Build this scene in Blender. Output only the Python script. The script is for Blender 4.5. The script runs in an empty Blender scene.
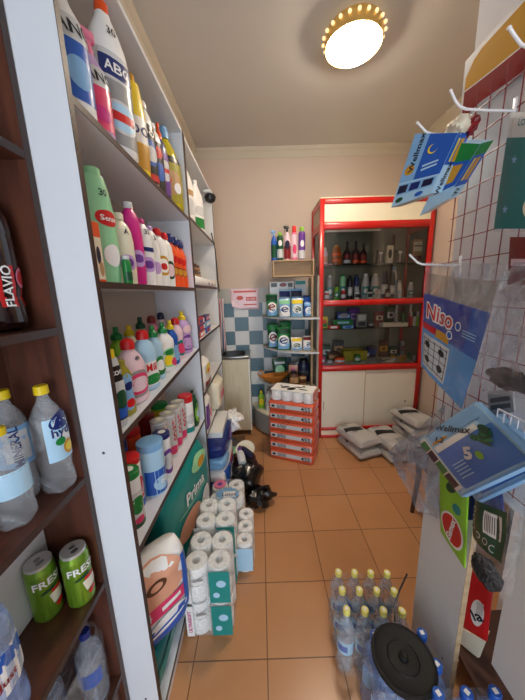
import bpy, math, random
from mathutils import Vector, Matrix
random.seed(7)
PI = math.pi
C = bpy.context.scene.collection

# ------------------------------------------------------------ camera
F_PX = 273.48; HC = 1.6
PITCH, ROLL, YAW = 0.207451, -0.0307633, 0.0035929
def axes():
    cy, sy = math.cos(YAW), math.sin(YAW); cp, sp = math.cos(PITCH), math.sin(PITCH)
    f = Vector((sy*cp, cy*cp, -sp)); r = Vector((cy, -sy, 0)); u = r.cross(f)
    return f, r*math.cos(ROLL)+u*math.sin(ROLL), -r*math.sin(ROLL)+u*math.cos(ROLL)
AF, AR, AU = axes()
def at(px, py, ax, val):
    """the world point that a photograph pixel meets on the plane <axis> = val"""
    d = AF + AR*((px-262.5)/F_PX) - AU*((py-350)/F_PX)
    o = Vector((0, 0, HC)); k = (val-o[ax])/d[ax]
    return o + d*k
cam = bpy.data.cameras.new('camera'); camo = bpy.data.objects.new('camera', cam); C.objects.link(camo)
cam.sensor_fit = 'HORIZONTAL'; cam.sensor_width = 36; cam.lens = F_PX/525*36; cam.clip_start = .02
camo.matrix_world = Matrix(((AR.x, AU.x, -AF.x, 0), (AR.y, AU.y, -AF.y, 0), (AR.z, AU.z, -AF.z, HC), (0, 0, 0, 1)))
bpy.context.scene.camera = camo
vs = bpy.context.scene.view_settings
vs.view_transform = 'Standard'; vs.look = 'None'; vs.gamma = 1; vs.exposure = 0.30

# ------------------------------------------------------------ materials
def srgb(c):
    return tuple((x/255/12.92 if x/255 <= .04045 else ((x/255+.055)/1.055)**2.4) for x in c)
MATS = {}
def nm(name):
    m = bpy.data.materials.new(name); m.use_nodes = True
    MATS[name] = m
    return m, m.node_tree.nodes, m.node_tree.links, m.node_tree.nodes['Principled BSDF']
def mat(name, rgb, rough=.45, metal=0, coat=0, bump=0, bscale=80, alpha=1, trans=0, ior=1.45, var=.06, vscale=18):
    if name in MATS: return MATS[name]
    m, N, L, b = nm(name)
    col = srgb(rgb)
    b.inputs['Roughness'].default_value = rough; b.inputs['Metallic'].default_value = metal
    b.inputs['Coat Weight'].default_value = coat; b.inputs['Coat Roughness'].default_value = .12
    b.inputs['IOR'].default_value = ior
    b.inputs['Alpha'].default_value = alpha; b.inputs['Transmission Weight'].default_value = trans
    tc = N.new('ShaderNodeTexCoord'); nz = N.new('ShaderNodeTexNoise'); nz.inputs['Scale'].default_value = vscale
    nz.inputs['Detail'].default_value = 4
    L.new(tc.outputs['Object'], nz.inputs['Vector'])
    mx = N.new('ShaderNodeMix'); mx.data_type = 'RGBA'
    mx.inputs['A'].default_value = (*[x*(1-var) for x in col], 1); mx.inputs['B'].default_value = (*[min(1, x*(1+var)) for x in col], 1)
    L.new(nz.outputs['Fac'], mx.inputs['Factor']); L.new(mx.outputs['Result'], b.inputs['Base Color'])
    if bump:
        n2 = N.new('ShaderNodeTexNoise'); n2.inputs['Scale'].default_value = bscale; n2.inputs['Detail'].default_value = 3
        L.new(tc.outputs['Object'], n2.inputs['Vector'])
        bp = N.new('ShaderNodeBump'); bp.inputs['Strength'].default_value = bump; bp.inputs['Distance'].default_value = .01
        L.new(n2.outputs['Fac'], bp.inputs['Height']); L.new(bp.outputs['Normal'], b.inputs['Normal'])
    return m
def film(name, rgb, opac, rough=.12, wr=.5, ws=25, spec=.5):
    """crumpled transparent plastic film"""
    m, N, L, b = nm(name)
    b.inputs['Base Color'].default_value = (*srgb(rgb), 1); b.inputs['Roughness'].default_value = rough
    tc = N.new('ShaderNodeTexCoord'); nz = N.new('ShaderNodeTexNoise'); nz.inputs['Scale'].default_value = ws
    nz.inputs['Detail'].default_value = 5; nz.inputs['Distortion'].default_value = 1.5
    L.new(tc.outputs['Object'], nz.inputs['Vector'])
    bp = N.new('ShaderNodeBump'); bp.inputs['Strength'].default_value = wr; bp.inputs['Distance'].default_value = .02
    L.new(nz.outputs['Fac'], bp.inputs['Height']); L.new(bp.outputs['Normal'], b.inputs['Normal'])
    rp = N.new('ShaderNodeMapRange'); rp.inputs['From Min'].default_value = .42; rp.inputs['From Max'].default_value = .7
    rp.inputs['To Min'].default_value = opac*.6; rp.inputs['To Max'].default_value = min(1, opac*2.2)
    L.new(nz.outputs['Fac'], rp.inputs['Value'])
    tr = N.new('ShaderNodeBsdfTransparent'); mix = N.new('ShaderNodeMixShader')
    L.new(rp.outputs['Result'], mix.inputs['Fac']); L.new(tr.outputs[0], mix.inputs[1]); L.new(b.outputs[0], mix.inputs[2])
    L.new(mix.outputs[0], N['Material Output'].inputs['Surface'])
    return m
def pane(name, rgb=(255, 255, 255), refl=.08):
    m, N, L, b = nm(name)
    tr = N.new('ShaderNodeBsdfTransparent'); tr.inputs[0].default_value = (*srgb(rgb), 1)
    gl = N.new('ShaderNodeBsdfGlossy'); gl.inputs['Roughness'].default_value = .03
    fr = N.new('ShaderNodeFresnel'); fr.inputs['IOR'].default_value = 1.45
    mix = N.new('ShaderNodeMixShader')
    L.new(fr.outputs[0], mix.inputs['Fac']); L.new(tr.outputs[0], mix.inputs[1]); L.new(gl.outputs[0], mix.inputs[2])
    L.new(mix.outputs[0], N['Material Output'].inputs['Surface'])
    return m
def wood(name, c1, c2, rough=.5, scale=(1, 1, 8), coat=0):
    m, N, L, b = nm(name)
    b.inputs['Roughness'].default_value = rough; b.inputs['Coat Weight'].default_value = coat
    tc = N.new('ShaderNodeTexCoord'); mp = N.new('ShaderNodeMapping'); mp.inputs['Scale'].default_value = scale
    nz = N.new('ShaderNodeTexNoise'); nz.inputs['Scale'].default_value = 6; nz.inputs['Detail'].default_value = 6; nz.inputs['Distortion'].default_value = .6
    L.new(tc.outputs['Object'], mp.inputs['Vector']); L.new(mp.outputs[0], nz.inputs['Vector'])
    cr = N.new('ShaderNodeValToRGB'); cr.color_ramp.elements[0].position = .3; cr.color_ramp.elements[1].position = .7
    cr.color_ramp.elements[0].color = (*srgb(c1), 1); cr.color_ramp.elements[1].color = (*srgb(c2), 1)
    L.new(nz.outputs['Fac'], cr.inputs[0]); L.new(cr.outputs[0], b.inputs['Base Color'])
    return m
def emis(name, rgb, s):
    m, N, L, b = nm(name)
    b.inputs['Emission Color'].default_value = (*srgb(rgb), 1); b.inputs['Emission Strength'].default_value = s
    b.inputs['Base Color'].default_value = (*srgb(rgb), 1)
    return m
def tiles(name, cA, cB, grout, sx, sy, ox, oy, axy=('X', 'Y'), gw=.003, check=False, rough=.3, coat=0, top=None):
    """square tiles in object space: either one colour with per-tile variation or a chequer"""
    m, N, L, b = nm(name)
    b.inputs['Roughness'].default_value = rough; b.inputs['Coat Weight'].default_value = coat
    tc = N.new('ShaderNodeTexCoord'); sp = N.new('ShaderNodeSeparateXYZ'); L.new(tc.outputs['Object'], sp.inputs[0])
    def M(op, a, bb=None):
        n = N.new('ShaderNodeMath'); n.operation = op
        for i, v in enumerate((a, bb)):
            if v is None: continue
            if isinstance(v, (int, float)): n.inputs[i].default_value = v
            else: L.new(v, n.inputs[i])
        return n.outputs[0]
    u = M('DIVIDE', M('SUBTRACT', sp.outputs[axy[0]], ox), sx); v = M('DIVIDE', M('SUBTRACT', sp.outputs[axy[1]], oy), sy)
    fu, fv = M('FLOOR', u), M('FLOOR', v); ru, rv = M('SUBTRACT', u, fu), M('SUBTRACT', v, fv)
    du = M('MINIMUM', ru, M('SUBTRACT', 1, ru)); dv = M('MINIMUM', rv, M('SUBTRACT', 1, rv))
    g = M('LESS_THAN', M('MINIMUM', du, dv), gw/sx/2)
    mx = N.new('ShaderNodeMix'); mx.data_type = 'RGBA'
    mx.inputs['A'].default_value = (*srgb(cA), 1); mx.inputs['B'].default_value = (*srgb(cB), 1)
    if check:
        L.new(M('FLOORED_MODULO', M('ADD', fu, fv), 2), mx.inputs['Factor'])
    else:
        cb = N.new('ShaderNodeCombineXYZ'); L.new(fu, cb.inputs[0]); L.new(fv, cb.inputs[1])
        wn = N.new('ShaderNodeTexWhiteNoise'); L.new(cb.outputs[0], wn.inputs[0])
        nz = N.new('ShaderNodeTexNoise'); nz.inputs['Scale'].default_value = 5; nz.inputs['Detail'].default_value = 5
        L.new(tc.outputs['Object'], nz.inputs['Vector'])
        L.new(M('ADD', M('MULTIPLY', wn.outputs[0], .4), M('MULTIPLY', nz.outputs['Fac'], .6)), mx.inputs['Factor'])
    last = mx.outputs['Result']
    if top:
        m3 = N.new('ShaderNodeMix'); m3.data_type = 'RGBA'; m3.inputs['B'].default_value = (*srgb(top[1]), 1)
        L.new(last, m3.inputs['A']); L.new(M('GREATER_THAN', sp.outputs['Z'], top[0]), m3.inputs['Factor']); last = m3.outputs['Result']
    m2 = N.new('ShaderNodeMix'); m2.data_type = 'RGBA'; m2.inputs['B'].default_value = (*srgb(grout), 1)
    L.new(last, m2.inputs['A']); L.new(g, m2.inputs['Factor']); L.new(m2.outputs['Result'], b.inputs['Base Color'])
    bp = N.new('ShaderNodeBump'); bp.inputs['Strength'].default_value = .4; bp.inputs['Distance'].default_value = .002; bp.invert = True
    L.new(g, bp.inputs['Height']); L.new(bp.outputs['Normal'], b.inputs['Normal'])
    return m

PAL = dict(
 white=(240, 240, 238), cream=(235, 228, 205), black=(22, 22, 24), grey=(150, 150, 150), lgrey=(205, 207, 208), dgrey=(70, 72, 75),
 red=(205, 25, 28), dred=(130, 18, 25), orange=(235, 85, 25), yellow=(240, 210, 40), gold=(205, 150, 40), olive=(160, 150, 40),
 green=(25, 130, 60), dgreen=(15, 75, 45), lgreen=(150, 215, 165), lime=(138, 196, 44), teal=(20, 140, 135), dteal=(16, 118, 122),
 blue=(30, 90, 185), dblue=(20, 40, 110), lblue=(130, 180, 225), sky=(175, 215, 240), navy=(20, 25, 60),
 pink=(235, 130, 165), magenta=(205, 30, 130), lilac=(195, 160, 215), purple=(110, 60, 150), rose=(225, 60, 110), brown=(90, 55, 35),
 tan=(190, 150, 105), skin=(225, 165, 135), lpink=(235, 205, 215), silver=(190, 190, 190), amber=(150, 75, 20), wine=(40, 15, 20), ink=(25, 28, 45))
for k, v in PAL.items(): mat(k, v, rough=.38, coat=.15)
mat('paper', (250, 249, 246), rough=.85, bump=.25, bscale=60)
mat('core', (175, 165, 150), rough=.9)
mat('steel', (150, 152, 152), rough=.32, metal=.9)
mat('chrome', (200, 200, 205), rough=.2, metal=1)
mat('wire_white', (232, 230, 232), rough=.35, coat=.3)
mat('wire_red', (128, 34, 40), rough=.4)
mat('laminate', (222, 222, 222), rough=.42, var=.02)
mat('laminate_blue', (222, 226, 232), rough=.3, var=.02, coat=.2)
mat('hardboard', (196, 186, 176), rough=.6, var=.03)
mat('edge_brown', (62, 42, 36), rough=.45)
mat('red_metal', (200, 28, 22), rough=.35, coat=.3, var=.03)
mat('cream_panel', (246, 240, 214), rough=.5, var=.02)
mat('door_white', (232, 226, 210), rough=.3, coat=.3, var=.02)
mat('cabinet_back', (132, 134, 116), rough=.5)
mat('wall_paint', (208, 190, 174), rough=.85, bump=.08, bscale=120, var=.03, vscale=3)
mat('ceiling_paint', (206, 202, 194), rough=.85, bump=.05, bscale=90, var=.03, vscale=3)
mat('cornice_paint', (205, 195, 175), rough=.7, var=.02)
mat('partition_paint', (236, 236, 238), rough=.8, var=.03)
mat('bag_white', (188, 186, 184), rough=.5, bump=.5, bscale=14, coat=.2)
mat('bag_dark', (20, 20, 24), rough=.45)
mat('binbag', (10, 10, 12), rough=.25, bump=.8, bscale=25, coat=.5)
mat('cardboard', (165, 130, 95), rough=.85)
mat('black_rubber', (12, 12, 13), rough=.6, bump=.1, bscale=200)
film('pvc', (214, 220, 226), .26, rough=.08, wr=.15, ws=9)
film('water', (196, 208, 224), .30, rough=.08, wr=.15, ws=12); mat('cap_pale', (232, 224, 120), rough=.45)
film('water_blue', (150, 176, 226), .40, rough=.08, wr=.2, ws=10)
mat('cola', (32, 10, 8), rough=.08, coat=.8)
mat('yellow_oil', (190, 175, 25), rough=.12, coat=.6)
mat('can_green', (120, 165, 45), rough=.3, metal=.55, coat=.4)
mat('alu', (205, 205, 200), rough=.4, metal=.55)
mat('petcap_yellow', (235, 205, 30), rough=.4)
mat('scrub', (52, 52, 54), rough=.4, metal=.5, bump=1, bscale=140)
film('wrap', (225, 230, 235), .14)
film('wrap_grey', (165, 170, 182), .30, wr=.5, ws=9)
film('wrap_bag', (205, 206, 212), .26, wr=.8, ws=14)
film('wrap_clear', (235, 238, 240), .09, wr=.6)
film('foil_grey', (150, 145, 135), .85, rough=.3, wr=.6, ws=12)
pane('glass')
pane('shelf_glass', (215, 240, 225))
wood('wood_brown', (70, 38, 28), (98, 56, 40), rough=.4, scale=(6, 1, 1), coat=.15)
wood('wood_light', (168, 140, 108), (190, 165, 130), rough=.6, scale=(1, 6, 6))
wood('wood_cream', (208, 196, 165), (222, 212, 184), rough=.5, scale=(8, 8, .7))
wood('wood_dark', (55, 28, 18), (75, 40, 25), rough=.4)
wood('shelf_grey', (150, 142, 130), (175, 168, 152), rough=.5, scale=(3, 1, 1))
wood('wicker', (165, 95, 30), (215, 140, 55), rough=.6, scale=(20, 20, 30))
emis('lamp_glow', (255, 238, 216), 84.0)
mat('lamp_gold', (225, 185, 105), rough=.3, metal=.5)
emis('lamp_bead', (255, 226, 170), .8)

# ------------------------------------------------------------ mesh helpers
class MB:
    def __init__(s): s.v = []; s.f = []; s.m = []
    def add(s, vs_, fs, mi=0):
        o = len(s.v); s.v += [tuple(v) for v in vs_]; s.f += [tuple(i+o for i in f) for f in fs]; s.m += [mi]*len(fs); return s
    def box(s, x0, x1, y0, y1, z0, z1, b=0, mi=0):
        if b <= 0:
            return s.add([(x, y, z) for z in (z0, z1) for x, y in ((x0, y0), (x1, y0), (x1, y1), (x0, y1))],
                         [(0, 3, 2, 1), (4, 5, 6, 7), (0, 1, 5, 4), (1, 2, 6, 5), (2, 3, 7, 6), (3, 0, 4, 7)], mi)
        V = []; 
        def ring(z, i):
            return [(x0+i+b, y0+i, z), (x1-i-b, y0+i, z), (x1-i, y0+i+b, z), (x1-i, y1-i-b, z), (x1-i-b, y1-i, z), (x0+i+b, y1-i, z), (x0+i, y1-i-b, z), (x0+i, y0+i+b, z)]
        rs = [ring(z0, b*.7), ring(z0+b, 0), ring(z1-b, 0), ring(z1, b*.7)]
        for r in rs: V += r
        Fs = [tuple(reversed(range(8))), tuple(range(24, 32))]
        for k in range(3):
            for i in range(8):
                j = (i+1) % 8; Fs.append((k*8+i, k*8+j, k*8+8+j, k*8+8+i))
        return s.add(V, Fs, mi)
    def rings(s, rs, cap0=True, cap1=True, closed=True, mi=0):
        n = len(rs[0]); V = [p for r in rs for p in r]; Fs = []
        for k in range(len(rs)-1):
            for i in range(n if closed else n-1):
                j = (i+1) % n; Fs.append((k*n+i, k*n+j, (k+1)*n+j, (k+1)*n+i))
        if cap0: Fs.append(tuple(reversed(range(n))))
        if cap1: Fs.append(tuple((len(rs)-1)*n+i for i in range(n)))
        return s.add(V, Fs, mi)
    def lathe(s, prof, n=20, c=(0, 0, 0), e=2.0, caps=True, mi=0):
        """prof: (z, rx[, ry]) stacked superellipses of exponent e"""
        rs = []
        for p in prof:
            z, rx = p[0], p[1]; ry = p[2] if len(p) > 2 else rx
            r = []
            for i in range(n):
                a = 2*PI*i/n; r.append((c[0]+rx*se(math.cos(a), e), c[1]+ry*se(math.sin(a), e), c[2]+z))
            rs.append(r)
        return s.rings(rs, caps, caps, mi=mi)
    def tube(s, pts, r, n=8, mi=0):
        pts = [Vector(p) for p in pts]; rs = []
        for i, p in enumerate(pts):
            d = (pts[min(i+1, len(pts)-1)]-pts[max(i-1, 0)]).normalized()
            a = d.cross(Vector((0, 0, 1)) if abs(d.z) < .9 else Vector((1, 0, 0))).normalized(); b = d.cross(a)
            rr = r[i] if isinstance(r, (list, tuple)) else r
            rs.append([p+(a*math.cos(2*PI*k/n)+b*math.sin(2*PI*k/n))*rr for k in range(n)])
        return s.rings(rs, mi=mi)
    def sphere(s, c, r, n=12, sz=1, mi=0):
        return s.lathe([(-r*sz*math.cos(PI*k/8), max(1e-4, r*math.sin(PI*k/8))) for k in range(9)], n, c, mi=mi)
    def prism(s, poly, z0, z1, mi=0):
        n = len(poly)
        return s.rings([[(x, y, z0) for x, y in poly], [(x, y, z1) for x, y in poly]], mi=mi)
def se(c, e): return math.copysign(abs(c)**(2/e), c)
def O(name, mb, m, parent=None, loc=None, rz=None, smooth=True, sub=0):
    me = bpy.data.meshes.new(name); me.from_pydata(mb.v, [], mb.f)
    ms = m if isinstance(m, (list, tuple)) else [m]
    for q in ms: me.materials.append(MATS[q] if isinstance(q, str) else q)
    if len(ms) > 1: me.polygons.foreach_set('material_index', mb.m)
    me.update()
    if smooth:
        me.polygons.foreach_set('use_smooth', [True]*len(me.polygons)); me.set_sharp_from_angle(angle=math.radians(38))
    o = bpy.data.objects.new(name, me); C.objects.link(o)
    if parent: o.parent = parent
    if loc: o.location = loc
    if rz: o.rotation_euler.z = rz
    if sub:
        md = o.modifiers.new('s', 'SUBSURF'); md.levels = md.render_levels = sub
    return o
USED = set()
def tag(o, label, cat, group=None, kind=None):
    o['label'] = label; o['category'] = cat
    if group: o['group'] = group
    if kind: o['kind'] = kind
    if label in USED: print('DUP LABEL', label)
    USED.add(label); return o
def T(name, label, cat, loc=(0, 0, 0), rz=0, group=None, rot=None):
    o = bpy.data.objects.new(name, None); C.objects.link(o); o.empty_display_size = .05
    o.location = loc; o.rotation_euler = rot if rot else (0, 0, rz)
    return tag(o, label, cat, group)
def S(name, mb, m, parent=None, **k):
    o = O(name, mb, m, parent, **k)
    if not parent: o['kind'] = 'structure'
    return o
_tx = {}
def textmesh(s, bold=.0):
    if (s, bold) not in _tx:
        cu = bpy.data.curves.new('t', 'FONT'); cu.body = s; cu.resolution_u = 2; cu.offset = bold
        ob = bpy.data.objects.new('t', cu); me = bpy.data.meshes.new_from_object(ob)
        vs_ = [(v.co.x, v.co.y) for v in me.vertices]; fs = [tuple(p.vertices) for p in me.polygons]
        x0, x1 = min(v[0] for v in vs_), max(v[0] for v in vs_); y0, y1 = min(v[1] for v in vs_), max(v[1] for v in vs_)
        h = .7
        vs_ = [((x-(x0+x1)/2)/h, (y-(y0+y1)/2)/h) for x, y in vs_]
        _tx[(s, bold)] = (vs_, fs, (x1-x0)/h); bpy.data.objects.remove(ob); bpy.data.curves.remove(cu); bpy.data.meshes.remove(me)
    return _tx[(s, bold)]
def text(s, parent, fn, m, size, c=(0, 0), rot=0, bold=.02, off=.0016, name='lettering', sx=1):
    """letters of cap height size (metres) laid on a surface fn(x, z, off) in metres"""
    vs_, fs, w = textmesh(s, bold); ca, sa = math.cos(rot), math.sin(rot); mb = MB(); V = []
    for x, y in vs_:
        x *= size*sx; y *= size; V.append(fn(c[0]+x*ca-y*sa, c[1]+x*sa+y*ca, off))
    mb.add(V, fs); return O(name, mb, m, parent, smooth=False)
def patch(parent, fn, x0, x1, z0, z1, m, name='label', off=.0008, shape='rect', n=8, rot=0, r=0):
    mb = MB(); cx, cz = (x0+x1)/2, (z0+z1)/2; a, b = (x1-x0)/2, (z1-z0)/2; cr, sr = math.cos(rot), math.sin(rot)
    if shape == 'ell':
        rs = [[fn(cx+(a*k*math.cos(t)*cr-b*k*math.sin(t)*sr), cz+(a*k*math.cos(t)*sr+b*k*math.sin(t)*cr), off) for t in [2*PI*i/20 for i in range(20)]] for k in (.02, .5, 1)]
        mb.rings(rs, True, False)
    else:
        nz = 8
        V = [fn(cx+(a*(2*i/n-1))*cr-(b*(2*j/nz-1))*sr, cz+(a*(2*i/n-1))*sr+(b*(2*j/nz-1))*cr, off) for j in range(nz+1) for i in range(n+1)]
        mb.add(V, [(j*(n+1)+i, j*(n+1)+i+1, (j+1)*(n+1)+i+1, (j+1)*(n+1)+i) for j in range(nz) for i in range(n)])
    return O(name, mb, m, parent)
def deco(parent, fn, ds, W, H):
    """ds: surface prints; coordinates are fractions of W (centred) and H (from the bottom)"""
    last = parent
    for k, d in enumerate(ds):
        if d[0] == 'T':
            _, s, cx, cz, size, m = d[:6]; rot = d[6] if len(d) > 6 else 0
            text(s, last if d[0] != 'L' else parent, fn, m, size*H, (cx*W, cz*H), rot, off=.0016+.0003*k)
        else:
            sh, x0, x1, z0, z1, m = d[:6]; nm_ = d[6] if len(d) > 6 else ('label' if last is parent else 'emblem'); rot = d[7] if len(d) > 7 else 0
            o = patch(last if nm_ == 'emblem' else parent, fn, x0*W, x1*W, z0*H, z1*H, m, nm_, .0007+.0003*k, {'E': 'ell', 'R': 'rect'}[sh], rot=rot)
            if nm_ == 'label': last = o

# ------------------------------------------------------------ room shell
mb = MB().box(-.66, 3.2, -2.6, 3.25, -.05, 0)
S('floor', mb, tiles('floor_tiles', (182, 126, 80), (204, 150, 104), (116, 80, 54), .328, .328, -.017, 2.2214, rough=.28, coat=.25, gw=.005))
S('ceiling', MB().box(-.9, 3.3, -2.6, 3.4, 3.06, 3.14), 'ceiling_paint')
S('wall_left', MB().box(-.80, -.66, -2.6, 3.25, -.05, 3.06), 'wall_paint')
S('wall_back', MB().box(-.80, 1.84, 3.22, 3.36, -.05, 3.06), 'wall_paint')
S('wall_right', MB().box(1.70, 1.84, 1.3, 3.22, -.05, 3.06).box(1.84, 3.2, 1.3, 1.44, -.05, 3.06), 'wall_paint')
# partition that carries the wire grid: full height, with a niche low down
S('wall_partition', MB().box(.70, 1.22, -2.6, 1.03, 1.02, 3.06).box(1.10, 1.22, -2.6, 1.03, 0, 1.02), 'partition_paint')
S('wall_front', MB().box(-.80, -.60, -2.74, -2.6, 0, 3.06).box(.68, 3.3, -2.74, -2.6, 0, 3.06).box(-.60, .68, -2.74, -2.6, 2.5, 3.06), 'wall_paint')
S('wall_passage', MB().box(3.06, 3.2, -2.6, 1.3, 0, 3.06), 'wall_paint')
def cornice(name, p0, p1, n):
    """stepped plaster moulding between wall and ceiling, n = inward normal"""
    prof = [(0, -.085), (.008, -.085), (.012, -.07), (.03, -.05), (.035, -.035), (.055, -.022), (.062, -.008), (.062, 0), (0, 0)]
    mb = MB(); rs = []
    for p in (p0, p1): rs.append([(p[0]+n[0]*a, p[1]+n[1]*a, 3.06+b) for a, b in prof])
    mb.rings(rs); return S(name, mb, 'cornice_paint')
cornice('trim_1', (-.66, 3.22), (1.70, 3.22), (0, -1)); cornice('trim_2', (-.66, -2.6), (-.66, 3.22), (1, 0)); cornice('trim_3', (1.70, 1.44), (1.70, 3.22), (-1, 0))
mt = tiles('wall_tiles', (214, 216, 216), (84, 116, 132), (190, 190, 185), .165, .165, -.305, 1.325, ('X', 'Z'), gw=.005, check=True, rough=.4, coat=0, top=(1.49, (176, 176, 168)))
S('trim_4', MB().box(-.66, .62, 3.205, 3.22, 0, 1.655), mt)

# ------------------------------------------------------------ ceiling lamp
lt = T('ceiling_lamp', 'lit round ceiling lamp with glass bowl and gold beaded rim', 'ceiling lamp', (.59, 1.92, 3.06))
mb = MB().lathe([(0, .158), (-.03, .166), (-.072, .162), (-.073, .157), (-.03, .158)], 40)
O('rim', mb, 'lamp_gold', lt)
for i in range(22):
    a = 2*PI*i/22
    if i == 0: bd = O('bead', MB().sphere((0, 0, 0), .010, 10), 'lamp_bead', lt, loc=(.172, 0, -.03))
    else: o = bd.copy(); C.objects.link(o); o.location = (.172*math.cos(a), .172*math.sin(a), -.03)
mb = MB(); pr = []
for k in range(10):
    t = k/9; pr.append((-.045-.085*math.sin(t*PI/2), max(.002, .152*math.cos(t*PI/2))))
mb.lathe(pr, 40); O('lamp_shade', mb, 'lamp_glow', lt)

# ------------------------------------------------------------ left shelving
def shelf_unit(name, label, y0, y1, xf, ztop, boards, mb_mat, edge, back, group=None, xb=-.655, plinth=True):
    u = T(name, label, 'shelving unit', (0, y0, 0), 0, group)
    w = y1-y0; t = .018
    for k, ya in enumerate((0, w-t)):
        p = O('side_panel', MB().box(xb, xf-.001, ya, ya+t, 0, ztop), mb_mat, u, smooth=False)
        O('edge_band', MB().box(xf-.001, xf+.0005, ya, ya+t, 0, ztop), edge, p, smooth=False)
    O('top_panel', MB().box(xb, xf-.002, t, w-t, ztop-t, ztop), mb_mat, u, smooth=False)
    O('back_panel', MB().box(xb-.003, xb+.003, t, w-t, .02, ztop-t), back, u, smooth=False)
    for z0, z1 in boards:
        m2 = MB().add([(x, y, z+(z0 if y < w/2 else z1)) for z in (-t, 0) for x, y in ((xb+.003, t), (xf-.002, t), (xf-.002, w-t), (xb+.003, w-t))],
                      [(0, 3, 2, 1), (4, 5, 6, 7), (0, 1, 5, 4), (1, 2, 6, 5), (2, 3, 7, 6), (3, 0, 4, 7)])
        b = O('shelf', m2, mb_mat, u, smooth=False)
        m3 = MB().add([(x, y, z+(z0 if y < w/2 else z1)) for z in (-t, 0) for x, y in ((xf-.002, t), (xf, t), (xf, w-t), (xf-.002, w-t))],
                      [(0, 3, 2, 1), (4, 5, 6, 7), (0, 1, 5, 4), (1, 2, 6, 5), (2, 3, 7, 6), (3, 0, 4, 7)])
        O('edge_band', m3, edge, b, smooth=False)
    if plinth: O('plinth', MB().box(xf-.03, xf-.014, t, w-t, 0, boards[-1][0]-t), mb_mat, u, smooth=False)
    return u
XF = -.404
Z1, Z2, Z3a, Z3b, Z4a, Z4b, Z5 = 2.045, 1.64, 1.215, 1.262, .825, .765, .10
u1 = shelf_unit('shelving_unit', 'tall white laminate shelf unit with brown edges holding cleaning bottles', .70, 1.758, XF, 2.5,
           [(Z1, Z1), (Z2, Z2), (Z3a, Z3b), (Z4a, Z4b), (Z5, Z5)], 'laminate_blue', 'edge_brown', 'hardboard')
sc = MB()
for z in (.20, .86, 1.16): sc.lathe([(0, .004), (.0015, .0035)], 10, (0, 0, 0)); 
for (x, z) in ((-.455, 1.17), (-.45, .20)):
    s_ = MB().lathe([(0, .0045), (.0015, .003)], 10); o = O('screw', s_, 'dgrey', u1); o.location = (x, 0, z); o.rotation_euler = (PI/2, 0, 0)
u2 = shelf_unit('shelving_unit', 'narrower white shelf unit beyond the first, beside the sink corner', 1.762, 2.70, XF, 2.49,
           [(2.06, 2.06), (1.66, 1.66), (1.305, 1.305), (.93, .93), (.62, .62), (.10, .10)], 'laminate', 'edge_brown', 'laminate')
un_ = shelf_unit('shelving_unit', 'near dark brown wooden shelf unit holding drinks', -.15, .697, -.505, 2.6,
           [(1.92, 1.92), (1.53, 1.53), (1.11, 1.11), (.745, .745), (.36, .36)], 'wood_brown', 'edge_brown', 'wood_brown', xb=-.655)
O('lower_back_panel', MB().box(-.651, -.649, .02, .825, .75, 1.09), 'laminate', un_, smooth=False)

# ------------------------------------------------------------ bottles
SH = {
 'spray': [(0, .86, .86), (.02, 1, 1), (.4, 1, 1), (.58, .95, .95), (.68, .72, .76), (.75, .42, .5), (.78, .34, .44)],
 'drain': [(0, .9, .9), (.02, 1, 1), (.6, 1, 1), (.72, .88, .9), (.82, .64, .7), (.9, .38, .46), (.93, .32, .42)],
 'jug': [(0, .9, .9), (.02, 1, 1), (.4, 1, 1), (.62, .95, .95), (.78, .66, .75), (.88, .33, .42), (.9, .3, .4)],
 'dish': [(0, .86, .88), (.02, .96, .96), (.18, 1, 1), (.34, .86, .9), (.46, .8, .86), (.6, .93, .95), (.72, .9, .92), (.82, .58, .7), (.88, .36, .48), (.9, .34, .46)],
 'shampoo': [(0, .8, .8), (.02, .9, .92), (.3, 1, 1), (.6, .97, .96), (.8, .78, .86), (.9, .62, .78), (.92, .58, .74)],
 'oval': [(0, .86, .86), (.02, .95, .95), (.25, 1, 1), (.6, .98, .98), (.76, .86, .9), (.84, .64, .74), (.88, .42, .52), (.9, .36, .46)],
 'can': [(0, .93, .93), (.012, 1, 1), (.94, 1, 1), (.955, .96, .96)],
 'aero': [(0, .95, .95), (.01, 1, 1), (.80, 1, 1), (.85, .85, .85), (.87, .6, .6)],
 'wine': [(0, .95, .95), (.02, 1, 1), (.55, 1, 1), (.66, .75, .75), (.75, .36, .36), (.96, .33, .33)],
 'jar': [(0, .92, .92), (.03, 1, 1), (.7, 1, 1), (.78, .85, .85), (.82, .8, .8)],
}
def prof_at(pf, t):
    for a, b in zip(pf, pf[1:]):
        if a[0] <= t <= b[0]:
            k = (t-a[0])/max(1e-6, b[0]-a[0]); return a[1]+(b[1]-a[1])*k, a[2]+(b[2]-a[2])*k
    return (pf[0][1], pf[0][2]) if t < pf[0][0] else (pf[-1][1], pf[-1][2])
def surf(pf, hw, hd, H, e):
    def fn(x, z, off):
        t = max(0, min(.999, z/H)); a, b = prof_at(pf, t); a *= hw; b *= hd
        ph = max(-1.35, min(1.35, x/hw))
        # arc position -> superellipse angle
        return ((a+off)*se(math.sin(ph), e), -(b+off)*se(math.cos(ph), e), z)
    return fn
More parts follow.
